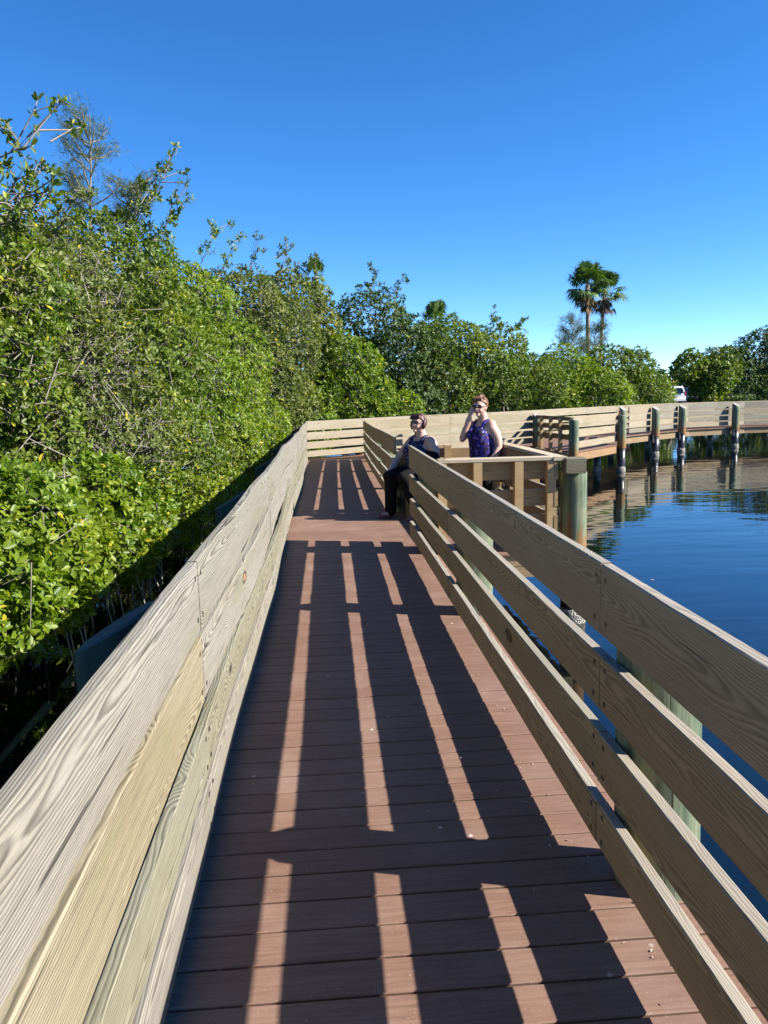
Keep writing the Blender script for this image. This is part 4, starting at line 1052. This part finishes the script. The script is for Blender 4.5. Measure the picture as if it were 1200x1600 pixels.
# her right arm (image left) reaches down to the knee, her left arm hangs with the elbow on the rail
limb(b, [(-.01, -.165, .98), (.08, -.235, .86), (.16, -.27, .76)], [.074, .062, .050]); limb(b, [(.16, -.27, .76), (.24, -.25, .70), (.345, -.21, .63)], [.050, .043, .030]); hand(b, (.35, -.208, .628), (.85, .1, -.35), (.1, 0, -1), 1, .6, -1)
limb(b, [(-.01, .175, .98), (-.02, .245, .86), (.0, .26, .76)], [.082, .074, .055]); limb(b, [(.0, .26, .76), (.09, .23, .70), (.19, .17, .66)], [.054, .046, .031]); hand(b, (.195, .168, .658), (.85, -.4, -.2), (0, 0, -1), 1, .5, 1)
for kx, ky, fx, fy, hy in ((.43, -.17, .42, -.22, -.10), (.42, .12, .28, .22, .10)):
    limb(b, [(0, hy, .53), (kx*.5, (hy+ky)/2, .545), (kx, ky, .52)], [.115, .10, .072]); limb(b, [(kx, ky, .52), ((kx+fx)/2+.02, (ky+fy)/2, .30), (fx, fy, .08)], [.072, .06, .04]); limb(b, [(fx-.02, fy, .05), (fx+.08, fy-.01, .04), (fx+.16, fy-.015, .03)], [.042, .036, .025])
fuse(b, 'body', ['skin'], .0085, p2, 4, SL2)
tb = MB(); loft(tb, [((0, 0, .50), .175, .21), ((.0, 0, .58), .185, .21), ((.02, 0, .70), .188, .20), ((.035, 0, .80), .18, .195), ((.03, 0, .88), .17, .188), ((.0, 0, .945), .135, .165), ((-.012, 0, .995), .10, .135)])
for s_ in (-1, 1):
    uv_ell(tb, (.112, s_*.08, .86), (.096, .096, .096)); limb(tb, [(.09, s_*.095, .93), (.04, s_*.105, 1.015), (-.02, s_*.10, 1.04), (-.08, s_*.095, .97)], [.042, .036, .032, .036], 10)
fuse(tb, 'print_top', ['navy_print'], .009, p2, 3, SL2)
sl = MB(); loft(sl, [((0, 0, .45), .17, .21), ((0, 0, .55), .18, .21)])
for kx, ky, fx, fy, hy in ((.43, -.17, .42, -.22, -.10), (.42, .12, .28, .22, .10)):
    limb(sl, [(0, hy, .53), (kx*.5, (hy+ky)/2, .55), (kx, ky, .52)], [.135, .125, .10]); limb(sl, [(kx, ky, .52), ((kx+fx)/2, (ky+fy)/2, .32), (fx-.01, fy, .09)], [.10, .09, .085])
fuse(sl, 'trousers', ['black_cloth'], .011, p2, 3, SL2)
jk = MB(); limb(jk, [(.0, .19, .86), (.02, .275, .79), (.03, .29, .70), (.02, .26, .62)], [.05, .082, .085, .07]); limb(jk, [(.03, .27, .74), (.12, .20, .72), (.18, .1, .72)], [.075, .07, .06]); fuse(jk, 'draped_jacket', ['black_cloth'], .011, p2, 3)
dress_head(p2, hc2, Rh2, 'hair_auburn', 'bob')
for fx, fy in ((.42, -.22), (.28, .22)):
    sb = MB(); uv_ell(sb, ((fx+.07)*.86, fy-.01, .025), (.13, .05, .034)); sb.build('sandal', 'sandal', p2, True)

# handbag hanging behind the standing woman
hb_ = empty('handbag', (2.13, 9.68, 0), 'dark grey handbag with a rolled top hanging behind the standing woman', 'bag')
x = MB(); loft(x, [((0, 0, .78), .045, .11), ((0, 0, .86), .055, .12), ((0, 0, .97), .045, .105), ((0, 0, 1.0), .035, .10)], 16)
o = x.build('bag_body', 'bag_leather', hb_, True); o.rotation_euler = (0, 0, rad(70))
x = MB(); x.tube([(0, -.12, 1.01), (0, .12, 1.01)], .017, 10); o = x.build('bag_flap', 'bag_leather', hb_, True); o.rotation_euler = (0, 0, rad(70))
x = MB()
for q in (-.05, .0, .05): x.box((.055, q, .88), (.006, .012, .15))
o = x.build('buckle_straps', 'bag_trim', hb_); o.rotation_euler = (0, 0, rad(-110))
x = MB(); x.tube([(.04, -.06, 1.01), (-.04, .02, 1.15), (-.13, .05, 1.27), (-.14, -.06, 1.24), (-.05, -.08, 1.02)], .006, 6); x.build('shoulder_strap', 'bag_leather', hb_)

# repeats of one kind share a group
GROUPS = {'mangrove_tree': 'mangroves lining the water', 'bush': 'low bushes by the far walkway', 'feathery_pine': 'feathery pines behind the mangroves', 'fan_palm': 'fan palms above the treeline',
          'boardwalk_railing': 'four board railings of the boardwalk', 'underframe': 'timber frames under the decks', 'parked_car': 'cars parked beyond the pond'}
for o in C.objects:
    if o.parent is None and 'label' in o and o.name.split('.')[0] in GROUPS: o['group'] = GROUPS[o.name.split('.')[0]]
